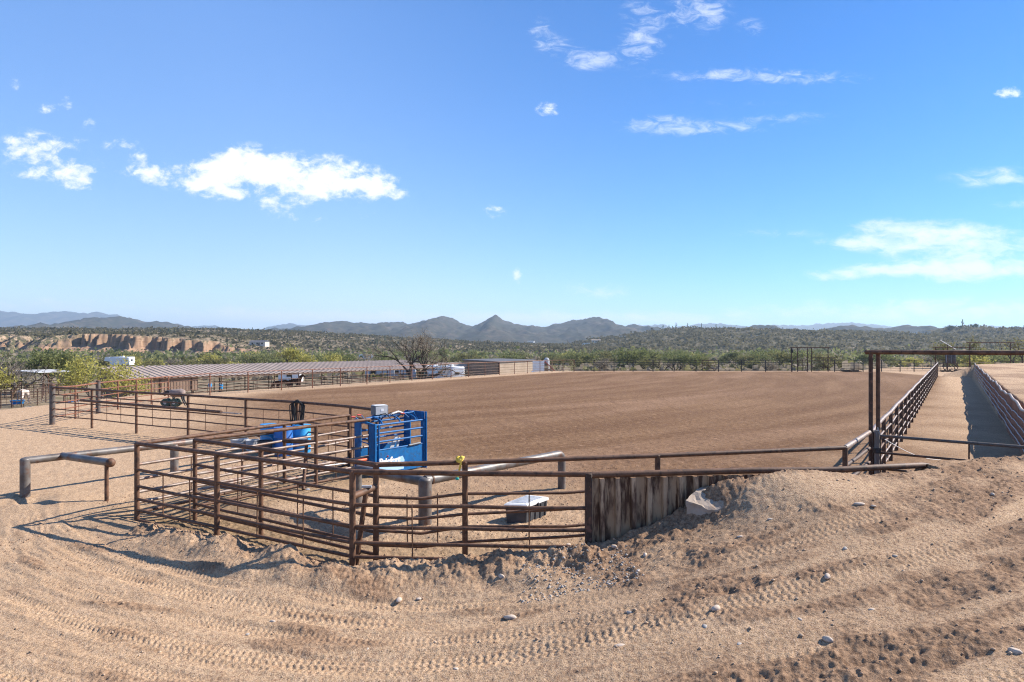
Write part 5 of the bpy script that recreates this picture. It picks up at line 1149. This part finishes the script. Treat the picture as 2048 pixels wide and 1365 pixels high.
# ------------------------------------------------------------------ horses
def horse(label, p, rot, m, graze=True, s=1.0):
    o = thing('horse', label, 'horse', p)
    J = {'pelvis': (-.55, 0, 1.3, .27), 'mid': (0, 0, 1.22, .31), 'chest': (.5, 0, 1.22, .29), 'croup': (-.8, 0, 1.22, .2)}
    J['neck'] = (.82, 0, 1.22, .2) if graze else (.8, 0, 1.5, .2); J['poll'] = (1.2, .03, .78, .13) if graze else (1.1, 0, 1.85, .13)
    J['brow'] = (1.3, .03, .55, .13) if graze else (1.28, 0, 1.82, .13); J['muzzle'] = (1.36, .03, .22, .075) if graze else (1.58, 0, 1.58, .075)
    E = [('pelvis', 'mid'), ('mid', 'chest'), ('pelvis', 'croup'), ('chest', 'neck'), ('neck', 'poll'), ('poll', 'brow'), ('brow', 'muzzle')]
    for sd, y in (('l', .19), ('r', -.19)):
        f = .12 if sd == 'l' else -.1
        for nm, q in (('st', (-.55, y * .9, 1.0, .19)), ('hk', (-.88 + f, y, .55, .075)), ('hp', (-.8 + f, y, .12, .05)), ('hh', (-.74 + f, y, .03, .065)), ('sh', (.5, y * .9, .92, .15)), ('kn', (.52 - f, y, .5, .065)), ('fp', (.5 - f, y, .12, .045)), ('fh', (.54 - f, y, .03, .06))): J[nm + sd] = q
        E += [('pelvis', 'st' + sd), ('st' + sd, 'hk' + sd), ('hk' + sd, 'hp' + sd), ('hp' + sd, 'hh' + sd), ('chest', 'sh' + sd), ('sh' + sd, 'kn' + sd), ('kn' + sd, 'fp' + sd), ('fp' + sd, 'fh' + sd)]
    for y, k in ((.06, 'a'), (-.06, 'b')):
        e = J['poll']; J['ear' + k] = (e[0] - (.1 if graze else .02), e[1] + y, e[2] + (.08 if graze else .16), .028); E.append(('poll', 'ear' + k))
    ks = list(J); me = bpy.data.meshes.new('body'); me.from_pydata([tuple(c * s for c in J[k][:3]) for k in ks], [(ks.index(a), ks.index(b)) for a, b in E], [])
    b = bpy.data.objects.new('body', me); COL.objects.link(b); md = b.modifiers.new('skin', 'SKIN'); md.use_smooth_shade = True
    for i, k in enumerate(ks): me.skin_vertices[0].data[i].radius = (J[k][3] * s * (.8 if k in ('mid', 'chest', 'pelvis') else 1),) * 2; me.skin_vertices[0].data[i].use_root = k == 'mid'
    b.modifiers.new('sub', 'SUBSURF').levels = 1; b.modifiers['sub'].render_levels = 2
    dg = bpy.context.evaluated_depsgraph_get(); m2 = bpy.data.meshes.new_from_object(b.evaluated_get(dg)); bpy.data.objects.remove(b)
    m2.materials.clear(); m2.materials.append(M[m]); b = bpy.data.objects.new('body', m2); COL.objects.link(b); b.parent = o
    tl = MB().tube([(-.97 * s, 0, 1.25 * s), (-1.08 * s, 0, 1.05 * s), (-1.08 * s, .02, .55 * s)], [.06 * s, .08 * s, .03 * s], 8).build('tail', 'hair'); tl.parent = o
    nk = np.array(J['neck'][:3]); pk = np.array(J['poll'][:3]); mn = MB().tube([(nk + np.array([-.25, 0, .2])) * s, ((nk + pk) / 2 + np.array([.06 if graze else -.12, .0, .15])) * s, (pk + np.array([.04, 0, .1])) * s], [.05 * s, .06 * s, .04 * s], 6).build('mane', 'hair'); mn.parent = o
    o.rotation_euler = (0, 0, rot); return o
horse('pale grey horse grazing with its rump to the camera in the far left pen', at(47, 63.5), radians(105), 'horse_grey')
horse('brown horse feeding at the blue trough under the long shed', S(17.6, 1.6, gs), radians(200), 'horse_brown', True)
horse('dark brown horse standing under the middle of the long shed', S(20.3, 3.2, gs), radians(60), 'horse_brown', False)

# ------------------------------------------------------------------ far left pens
def panel_run(label, pts, h=1.5, nr=6, m='rust_dark', name='pen_fence'):
    T = [(*at(px, d)[:2], at(px, d)[2] + h) for px, d in pts]
    return fence(label, T, [h * k / nr for k in range(nr)], stays=1, rp=.045, rr=.025, rt=.032, rs=.016, m=m, name=name, nseg=6, caps=False, stay_span=(0, -1))
panel_run('front pipe fence of the far left pens, in front of the grazing horse', [(-20, 59.5), (2, 60), (24, 60.5), (43, 61), (75, 63), (92, 66), (110, 72)])
panel_run('second pipe fence of the far left pens, behind the grazing horse', [(-25, 70), (10, 70.5), (50, 71), (68, 71.5), (85, 72), (130, 75)])
panel_run('third pipe fence of the far left pens, below the pale canopy', [(-20, 80), (40, 81), (85, 82), (130, 83), (175, 85)])
panel_run('small dark gate panels left of the fat grey post before the shed', [(128, 52), (141, 54), (155, 57)], 1.5, 5)
trough('blue water trough beside the grazing horse in the far left pen', at(35, 61.6), 'blue_plastic', .2, 1.0)
trough('small blue trough below the yellow tree, left of the long shed', at(146, 60), 'blue_plastic', .3, .8)
cn_ = thing('shade_canopy', 'pale flat shade canopy on posts above the far left pens', 'canopy', at(110, 78))
k0 = np.array(at(76, 76)); k1 = np.array(at(148, 80)); kd = (k1 - k0)[:2]; kd /= np.linalg.norm(kd); kn = np.array([-kd[1], kd[0]])
zt = CAMZ - (745 - HZ) / FPX * 78; KL = np.linalg.norm((k1 - k0)[:2])
cp = [np.array([*(k0[:2] + kd * a + kn * b), zt + .18 * (b > 2)]) for a, b in ((0, 0), (KL, 0), (KL, 4), (0, 4))]
MB().prism(cp, (0, 0, .06)).build('roof', 'light_grey', cn_, smooth=False)
for (a, b) in ((.8, .2), (KL * .6, .2), (KL - .3, .2), (.8, 3.8), (KL - .3, 3.8)):
    p = k0[:2] + kd * a + kn * b; MB().tube([(p[0], p[1], H(p[0], p[1]) - .2), (p[0], p[1], zt + .1)], .06, 6).build('post', 'rust', cn_)
p = k0[:2] + kd * 1.0 + kn * .2; MB().tube([(p[0], p[1], zt), (p[0] + kd[0] * .8, p[1] + kd[1] * .8, zt - .9)], .05, 6).build('brace', 'rust', cn_)
for i, px in enumerate((52, 58, 62, 67, 72, 77, 82, 86)):
    q = at(px, 59.2 + .3 * (i % 2)); mb = MB(); sr = protos[i % 6]; mb.add(sr.v[0] * np.array([.3, .22, .2]) + np.array(q) + np.array([0, 0, .1]), sr.f)
    tag(mb.build('stone', 'stone', loc=q, ang=50), 'whitish stone in the row along the foot of the far left pen fence', 'stone', 'stone row by the far left pens')
hd_ = thing('hydrant', 'small black yard hydrant left of the yellow tree', 'hydrant', at(116.5, 52)); q = np.array(at(116.5, 52))
MB().tube([q, q + np.array([0, 0, .9])], .05, 8).build('standpipe', 'black', hd_); MB().box(q + np.array([.03, -.03, .92]), (.26, .12, .16), bev=.03).build('head', 'black', hd_); MB().tube([q + np.array([.1, 0, 1.0]), q + np.array([.22, 0, .7])], .025, 6).build('handle', 'black', hd_)

# ------------------------------------------------------------------ trailers and buildings beyond the arena
def trailer(label, px, d, zb, L, Wd, Hh, rot, m='rv', wins=3, slide=False, name='trailer', cat='trailer', stripe=None, nose=0):
    x = (px - CX) / FPX * d; p = np.array([x, d, zb]); o = thing(name, label, cat, p); R = np.array([[cos(rot), -sin(rot), 0], [sin(rot), cos(rot), 0], [0, 0, 1]])
    def T(a, b, z): return p + R @ np.array([a, b, z])
    MB().box(T(0, 0, .55 + Hh / 2), (L, Wd, Hh), R, bev=.14).build('body', m, o)
    if nose: MB().prism([T(L / 2, -Wd / 2 + .05, .55 + Hh * .45), T(L / 2 + nose, -Wd / 2 + .05, .55 + Hh * .55), T(L / 2 + nose * .8, -Wd / 2 + .05, .5 + Hh), T(L / 2, -Wd / 2 + .05, .5 + Hh)], R @ np.array([0, Wd - .1, 0])).build('nose', m, o, smooth=False)
    for k in range(wins):
        a = -L / 2 + L * (k + .7) / (wins + .4)
        w = MB().box(T(a, -Wd / 2 - .01, .55 + Hh * .62), (.75, .05, .5), R, bev=.02).build('window', 'glass', o)
        MB().tube([T(a + q, -Wd / 2 - .03, .55 + Hh * .62 + r_) for q, r_ in ((-.4, -.27), (.4, -.27), (.4, .27), (-.4, .27))], .025, 4, closed=True).build('frame', 'tin', w)
    for e in (-1, 1):
        MB().box(T(e * (L / 2 + .005), .2, .55 + Hh * .62), (.05, .8, .45), R, bev=.02).build('window', 'glass', o)
        MB().box(T(e * (L / 2 + .005), -Wd / 2 + .45, .55 + Hh * .2), (.04, .3, .25), R).build('light_cluster', 'red', o)
    dr = MB().box(T(L * .28, -Wd / 2 - .01, .55 + Hh * .45), (.65, .05, 1.75), R, bev=.02).build('door', m, o); MB().box(T(L * .28 + .25, -Wd / 2 - .05, .55 + Hh * .45), (.05, .05, .15), R).build('handle', 'black', dr)
    if stripe: MB().box(T(0, -Wd / 2 - .005, .55 + Hh * .3), (L * .96, .03, .22), R).build('stripe', stripe, o)
    MB().box(T(0, 0, .55 + Hh + .12), (.9, .7, .26), R, bev=.06).build('roof_unit', 'white_plastic', o)
    if slide: MB().box(T(-L * .1, -Wd / 2 - .25, .55 + Hh * .5), (L * .35, .5, Hh * .62), R, bev=.04).build('slide_out', m, o)
    for sx_ in (-.45, .45):
        for sy in (-1, 1):
            MB().lathe([(.1, -.1), (.33, -.1), (.36, -.06), (.36, .06), (.33, .1), (.1, .1)], T(sx_, sy * (Wd / 2 - .12), .36), 16, R @ np.array([[1, 0, 0], [0, 0, 1], [0, 1, 0]])).build('wheel', 'tyre', o)
    MB().prism([T(L / 2, -.5, .5), T(L / 2, .5, .5), T(L / 2 + 1.2, 0, .5)], (0, 0, .1)).build('hitch', 'black', o); return o
trailer('tall white trailer end just right of the big forked tree', 870, 116, -3.35, 6, 1.9, 2.75, radians(118), wins=2)
trailer('white trailer with grey window, second right of the big forked tree', 902, 112, -3.3, 6.5, 2.2, 2.75, radians(116), wins=2, stripe='rv_grey')
trailer('long grey trailer seen under the shed roof beside the big forked tree', 782, 118, -3.4, 8.6, 2.4, 2.7, radians(8), 'rv_grey', wins=4, slide=True)
trailer('white trailer seen under the right half of the long shed roof', 582, 108, -3.4, 3.4, 2.2, 2.6, radians(4), 'rv', wins=1)
trailer('white gooseneck trailer parked below the eroded cliff', 245, 178, -2.4, 5.6, 2.3, 2.2, radians(172), 'rv', wins=2, nose=1.6)
trailer('distant white camper beyond the trees above the shed roof', 733, 275, -3.6, 5.6, 2.4, 2.6, radians(3), 'rv', wins=3)
trailer('grey white van body among the trees left of the distant camper', 618, 225, -3.7, 4.6, 2.2, 2.3, radians(10), 'rv_grey', wins=2)

def house(label, px, d, zb, L, Wd, Hh, rot, wall, roof, pitch=.0, name='house', cat='house', over=.3, wins=3):
    x = (px - CX) / FPX * d; p = np.array([x, d, zb]); o = thing(name, label, cat, p); R = np.array([[cos(rot), -sin(rot), 0], [sin(rot), cos(rot), 0], [0, 0, 1]])
    def T(a, b, z): return p + R @ np.array([a, b, z])
    MB().box(T(0, 0, Hh / 2 - .5), (L, Wd, Hh + 1), R).build('wall', wall, o, smooth=False)
    if pitch:
        g = [T(-L / 2 - over, -Wd / 2 - over, Hh - .02), T(-L / 2 - over, 0, Hh + pitch), T(-L / 2 - over, Wd / 2 + over, Hh - .02)]
        MB().prism(g, R @ np.array([L + 2 * over, 0, 0])).build('roof', roof, o, smooth=False)
    else: MB().box(T(0, 0, Hh + .12), (L + 2 * over, Wd + 2 * over, .24), R).build('roof', roof, o, smooth=False)
    for k in range(wins): MB().box(T(-L / 2 + L * (k + .6) / (wins + .2), -Wd / 2 - .01, Hh * .55), (1.1, .06, 1.1), R).build('window', 'glass', o)
    MB().box(T(L * .12, -Wd / 2 - .01, 1.0), (1.0, .06, 2.0), R).build('door', 'wood', o); return o
# brown and tan metal barn: two walls meet at a corner towards the camera
Bc = np.array([(997 - CX) / FPX * 118, 118.0]); b1_ = np.array([-.8, .6]); b2_ = np.array([.6, .8]); gb = -3.3; BL1, BL2 = 7.9, 10.8
bn = thing('metal_barn', 'flat roofed metal barn, brown on its left wall and tan on its right', 'barn', (Bc[0], Bc[1] + 4, gb))
c0 = Bc + b1_ * BL1; c2 = Bc + b2_ * BL2; c3 = c0 + b2_ * BL2
siding('brown_wall', c0, Bc, gb, .68, .42, 'siding_brown', .34, bn); siding('tan_wall', Bc, c2, gb, .42, .6, 'siding_tan', .3, bn)
siding('back_wall', c2, c3, gb, .55, .65, 'siding_brown', .4, bn); siding('back_wall', c3, c0, gb, .65, .68, 'siding_brown', .4, bn)
def fl(p, z, o): v = p - (Bc + c3) / 2; v = (Bc + c3) / 2 + v * (1 + o); return (v[0], v[1], z)
rv_ = [fl(c0, .7, .05), fl(Bc, .44, .05), fl(c2, .56, .05), fl(c3, .66, .05)]
MB().add(rv_ + [(x, y, z + .2) for x, y, z in rv_], [(3, 2, 1, 0), (4, 5, 6, 7), (0, 1, 5, 4), (1, 2, 6, 5), (2, 3, 7, 6), (3, 0, 4, 7)]).build('roof', 'dark_roof', bn, smooth=False)
MB().box((Bc[0], Bc[1] - .05, (gb + .4) / 2), (.25, .25, .4 - gb)).build('corner_trim', 'rust_dark', bn)
hp_ = house('pale tan building with low roof left of the metal barn', 905, 124, -3.3, 5.6, 5, 2.1, radians(-20), 'siding_tan', 'house_roof', 1.5, 'outbuilding', 'building', .5, 1)
# gabled hay shelter with red rafters
gx = np.array([(1090 - CX) / FPX * 112, 112.0]); gl = thing('hay_shelter', 'open gabled shelter with red rafters and white left side, right of the barn', 'shelter', (gx[0], gx[1], -3))
gzt = CAMZ - (722.5 - HZ) / FPX * 112; zf_ = gzt - 1.95
for e in (-1, 1):
    MB().prism([(gx[0], gx[1], gzt), (gx[0], gx[1], gzt - .22), (gx[0] + e * 2.05, gx[1], zf_ - .22), (gx[0] + e * 2.05, gx[1], zf_)], (0, .15, 0)).build('rafter', 'red_trim', gl, smooth=False)
    MB().prism([(gx[0], gx[1] + .16, gzt + .02), (gx[0], gx[1] + .16, gzt - .08), (gx[0] + e * 2.1, gx[1] + .16, zf_ - .1), (gx[0] + e * 2.1, gx[1] + .16, zf_)], (0, 5, 0)).build('roof', 'white' if e < 0 else 'house_roof', gl, smooth=False)
    MB().tube([(gx[0] + e * 1.9, gx[1] + .1, -3.4), (gx[0] + e * 1.9, gx[1] + .1, zf_)], .07, 6).build('post', 'red_trim', gl)
for k in range(3): MB().box((gx[0], gx[1] + .3, zf_ + .1 + .42 * k), (3.0 - .9 * k, .08, .3)).build('gable_board', 'straw' if k % 2 == 0 else 'siding_brown', gl, smooth=False)
MB().box((gx[0] - 1.1, gx[1] - .6, gzt - .95), (1.9, .1, 1.9)).build('side_sheet', 'white', gl, smooth=False)
dm = thing('tank', 'small shiny tin tank above the red rafters of the shelter', 'tank', (gx[0] + .55, gx[1] + 5.6, -3)); MB().lathe([(.5, -3.2 - gzt), (.5, -.2), (.42, .15), (.2, .32), (.05, .36)], (gx[0] + .55, gx[1] + 5.6, gzt + .1), 14).build('shell', 'tin', dm)

# houses far up the slopes
for (px, d, L, Wd, Hh, wall, roof, pit, lb) in ((519, 455, 11, 6, 2.6, 'house', 'dark_roof', .9, 'grey roofed house on the brushy slope above the shed roof'), (1172, 760, 9, 6, 3, 'house_white', 'house_roof', 0, 'whitish house lowest left on the far brushy hill'), (1192, 775, 10, 7, 3, 'house', 'house_roof', .8, 'tan roofed house right of the whitish one on the hill'),
        (1246, 800, 9, 6, 3, 'house', 'house_roof', 0, 'lone tan house midway along the far brushy hill'), (1512, 690, 8, 6, 2.6, 'house_white', 'dark_roof', 0, 'small white house by a dark tree on the far hill'), (1535, 700, 10, 6, 2.6, 'house', 'dark_roof', .7, 'long low house right of the small white one'),
        (1822, 840, 11, 7, 3, 'house_white', 'house_white', 0, 'white roofed house high on the right hill'), (1848, 850, 13, 6, 3, 'house', 'dark_roof', 0, 'dark flat roofed house right of the white roofed one'), (2034, 870, 16, 8, 3.2, 'house', 'house_roof', 0, 'low house on the crest at the right edge'),
        (1062, 1000, 9, 7, 4, 'house_white', 'house_white', 0, 'tiny white house on the plain below the sharp peak'), (1745, 330, 9, 6, 2.6, 'house', 'house_roof', .8, 'tan roofed house just left of the gate frame beam'), (1572, 340, 8, 6, 2.8, 'house', 'house_roof', .8, 'tan house behind the trees left of the tall far frame')):
    x = (px - CX) / FPX * d; zg = float(Z_left(np.array([x]), np.array([d], float))[0]) if px < 900 else float(H(x, d)) if d < 400 or px == 1062 else float(Z_right(np.array([x]), np.array([float(d)]))[0])
    if px == 1062: zg = CAMZ - (690 - HZ) / FPX * d + 1.5
    house(lb, px, d, zg, L, Wd, Hh, radians(-8 if px < 1500 else 12), wall, roof, pit)

# saguaros and hilltop trees
sgp = None
for i, (px, d, zf, hh) in enumerate(((446, 640, Z_left, 8), (410, 600, Z_left, 6), (476, 560, Z_left, 7), (505, 700, Z_left, 7), (752, 500, Z_left, 9), (770, 640, Z_left, 7), (350, 560, Z_left, 7), (395, 520, Z_left, 6), (340, 500, Z_left, 6), (1326, 890, Z_right, 8), (1352, 895, Z_right, 9), (1375, 898, Z_right, 7), (1403, 896, Z_right, 8), (1338, 893, Z_right, 7), (1925, 895, Z_right, 11), (1432, 870, Z_right, 8))):
    x = (px - CX) / FPX * d; z = float(zf(np.array([x]), np.array([float(d)]))[0])
    lb = {0: 'tall single saguaro on the mesa above the cliff end', 4: 'tallest saguaro on the slope above the distant camper', 14: 'tall saguaro between the two dark trees on the right hilltop'}.get(i, 'small saguaro standing on a brushy hillside skyline')
    if sgp is None:
        sgp = thing('saguaro_cactus', lb, 'cactus', (0, 0, 0), 'saguaros on the hillsides'); MB().tube([(0, 0, -.5), (0, 0, 4), (0, 0, 7.4), (0, 0, 8)], [.32, .38, .34, .1], 8).build('stem', 'cactus', sgp)
        for e, z0 in ((1, 3.2), (-1, 4.1)): MB().tube([(e * .3, 0, z0), (e * 1.0, 0, z0 + .2), (e * 1.1, 0, z0 + 1.0), (e * 1.1, 0, z0 + 2.2)], [.2, .24, .24, .1], 7).build('arm', 'cactus', sgp)
        o = sgp
    else: o = dup(sgp, label=lb)
    o.location = (x, d, z - .2); o.scale = (hh / 8, hh / 8, hh / 8); o.rotation_euler = (0, 0, i * .9)
hill_t = tree('dark_tree', 'left dark rounded tree on the right hilltop', 'tree', 81, 8, 3, 'leaf_dark', 900, .7, 'bark', .25, 3, 1.0, .9)
x = (1903 - CX) / FPX * 880; hill_t.location = (x, 880, float(Z_right(np.array([x]), np.array([880.0]))[0]) - 2)
for (px, s_, lb) in ((1949, .85, 'right dark rounded tree on the right hilltop'), (1920, .45, 'small dark tree between the two on the right hilltop'), (2028, .7, 'dark flat tree on the crest at the right edge'), (1516, .7, 'dark tree left of the small white hill house')):
    d = 880 if px > 1600 else 700; x = (px - CX) / FPX * d; dup(hill_t, (x, d, float(Z_right(np.array([x]), np.array([float(d)]))[0]) - 1), s_ * 5, (s_ * 1.1, s_ * 1.1, s_), lb)

# ------------------------------------------------------------------ frames and gear at the far end
def portal(label, pxs, px0, px1, d, ytop, extra=None):
    o = thing('overhead_gateway', label, 'gate frame', ((pxs[0] - CX) / FPX * d, d, 0)); zt = CAMZ - (ytop - HZ) / FPX * d
    for px in pxs: x = (px - CX) / FPX * d; MB().tube([(x, d, H(x, d) - .2), (x, d, zt)], .06, 8).build('post', 'rust_dark', o)
    MB().tube([((px0 - CX) / FPX * d, d, zt + .03), ((px1 - CX) / FPX * d, d, zt + .03)], .055, 8).build('beam', 'rust_dark', o); return o, zt
fo, zt = portal('tall dark pipe frame with two gates at the far end of the arena', [1583, 1595, 1615, 1623, 1656], 1579, 1661, 89.0, 696)
x = (1583 - CX) / FPX * 89; MB().box((x - .03, 88.85, zt - .4), (.3, .22, .5), bev=.03).build('speaker', 'black', fo)
def far_gate(label, a, b, d, z0, z1, nr, brace=True):
    o = thing('pipe_gate', label, 'gate', ((a - CX) / FPX * d, d, z0)); xa, xb = (a - CX) / FPX * d, (b - CX) / FPX * d
    for k in range(nr): z = z0 + (z1 - z0) * k / (nr - 1); MB().tube([(xa, d, z), (xb, d, z)], .032, 6).build('rail', 'rust_dark', o)
    for x in (xa, (xa + xb) / 2, xb): MB().tube([(x, d, z0), (x, d, z1)], .03, 6).build('upright', 'rust_dark', o)
    if brace: MB().tube([(xa, d + .03, z1), (xb, d + .03, z0)], .025, 6).build('brace', 'rust_dark', o)
    return o
far_gate('braced small gate in the left bay of the tall far frame', 1596, 1614, 88.8, .12, 1.5, 5)
far_gate('wide open gate leaning into the right bay of the tall far frame', 1624, 1670, 88.4, .2, 1.85, 5, False)
far_gate('diagonal braced gate in the far arena fence, right of the bare tree', 1405, 1430, 88.9, .1, 1.45, 5)
portal('lower overhead pipe frame behind the gate beam at the alley end', [1871, 1895, 1939], 1865, 1945, 90, 695.5)
portal('taller overhead pipe frame at the top right beyond the bank', [1939.5, 2021], 1933, 2030, 84, 686)
far_gate('low gate closing the far end of the alley', 1880, 1938, 92, -.1, 1.3, 5, False)
panel_run('fence on the far edge of the bank under the taller overhead frame', [(1941, 86), (1966, 86.5), (1990, 87), (2021, 86), (2060, 86), (2090, 86)], 1.25, 5)
so_ = thing('solar_collector', 'slanted white edged solar panel on a pole beyond the alley end', 'solar panel', (((1895 - CX) / FPX * 101), 101, -1)); sxp = (1895 - CX) / FPX * 101
MB().tube([(sxp, 101, -1.5), (sxp, 101, 3.6)], .07, 8).build('pole', 'rust_dark', so_)
a_ = np.array([(1880 - CX) / FPX * 101, 101, CAMZ - (681 - HZ) / FPX * 101]); b_ = np.array([(1911.5 - CX) / FPX * 101, 101, CAMZ - (699.5 - HZ) / FPX * 101]); dv = (b_ - a_) / np.linalg.norm(b_ - a_)
MB().prism([a_, b_, b_ + np.array([.9, 1.44, 0]), a_ + np.array([.9, 1.44, 0])], (0, 0, -.06)).build('panel', 'glass', so_, smooth=False)
MB().tube([a_ + np.array([0, -.02, .02]), b_ + np.array([0, -.02, .02])], .05, 6).tube([a_ + np.array([.91, 1.46, .02]), b_ + np.array([.91, 1.46, .02])], .05, 6).build('frame', 'white', so_)
for (px, lb) in ((1896, 'left dark upright water tank on the stand at the alley end'), (1906, 'right dark upright water tank on the stand at the alley end')):
    x = (px - CX) / FPX * 100; o = thing('water_tank', lb, 'water tank', (x, 100, .9)); MB().lathe([(.36, 0), (.38, .03), (.38, 1.25), (.3, 1.38), (.08, 1.42)], (x, 100, .92), 18).build('shell', 'dark_plastic', o)
    MB().tube([(x - .39, 99.7, .9), (x - .39, 99.7, 2.2)], .03, 6).build('sight_tube', 'tin', o)
x = (1901 - CX) / FPX * 100; o = thing('tank_stand', 'dark steel stand under the two upright water tanks', 'stand', (x, 100, -1)); MB().box((x, 100, .86), (1.8, .9, .1)).build('deck', 'rust_dark', o)
for sx_ in (-.8, .8):
    for sy in (-.35, .35): MB().tube([(x + sx_, 100 + sy, H(x, 100) - .3), (x + sx_, 100 + sy, .85)], .05, 6).build('leg', 'rust_dark', o)
for (px, d, w, hh, lb) in ((1960, 83, 1.7, .45, 'heap of reddish pruned branches on the bank below the far frame'), (1905, 88, 3.6, .3, 'low row of dark branches along the end of the alley'), (1700, 88.2, 1.2, .25, 'small dark heap of branches right of the tall far frame')):
    q = np.array(at(px, d)); mb = MB()
    for k in range(46):
        c = q + rng.normal(size=3) * np.array([w * .4, .35, hh * .3]) + np.array([0, 0, hh * .5]); a = rng.normal(size=3) * np.array([.6, .4, .18]); mb.tube([c - a * .6, c + rng.normal(size=3) * .06, c + a * .6], rng.uniform(.02, .05), 4)
    tag(mb.build('branch_pile', 'rust_orange' if px == 1960 else 'bark', loc=q), lb, 'branch pile')
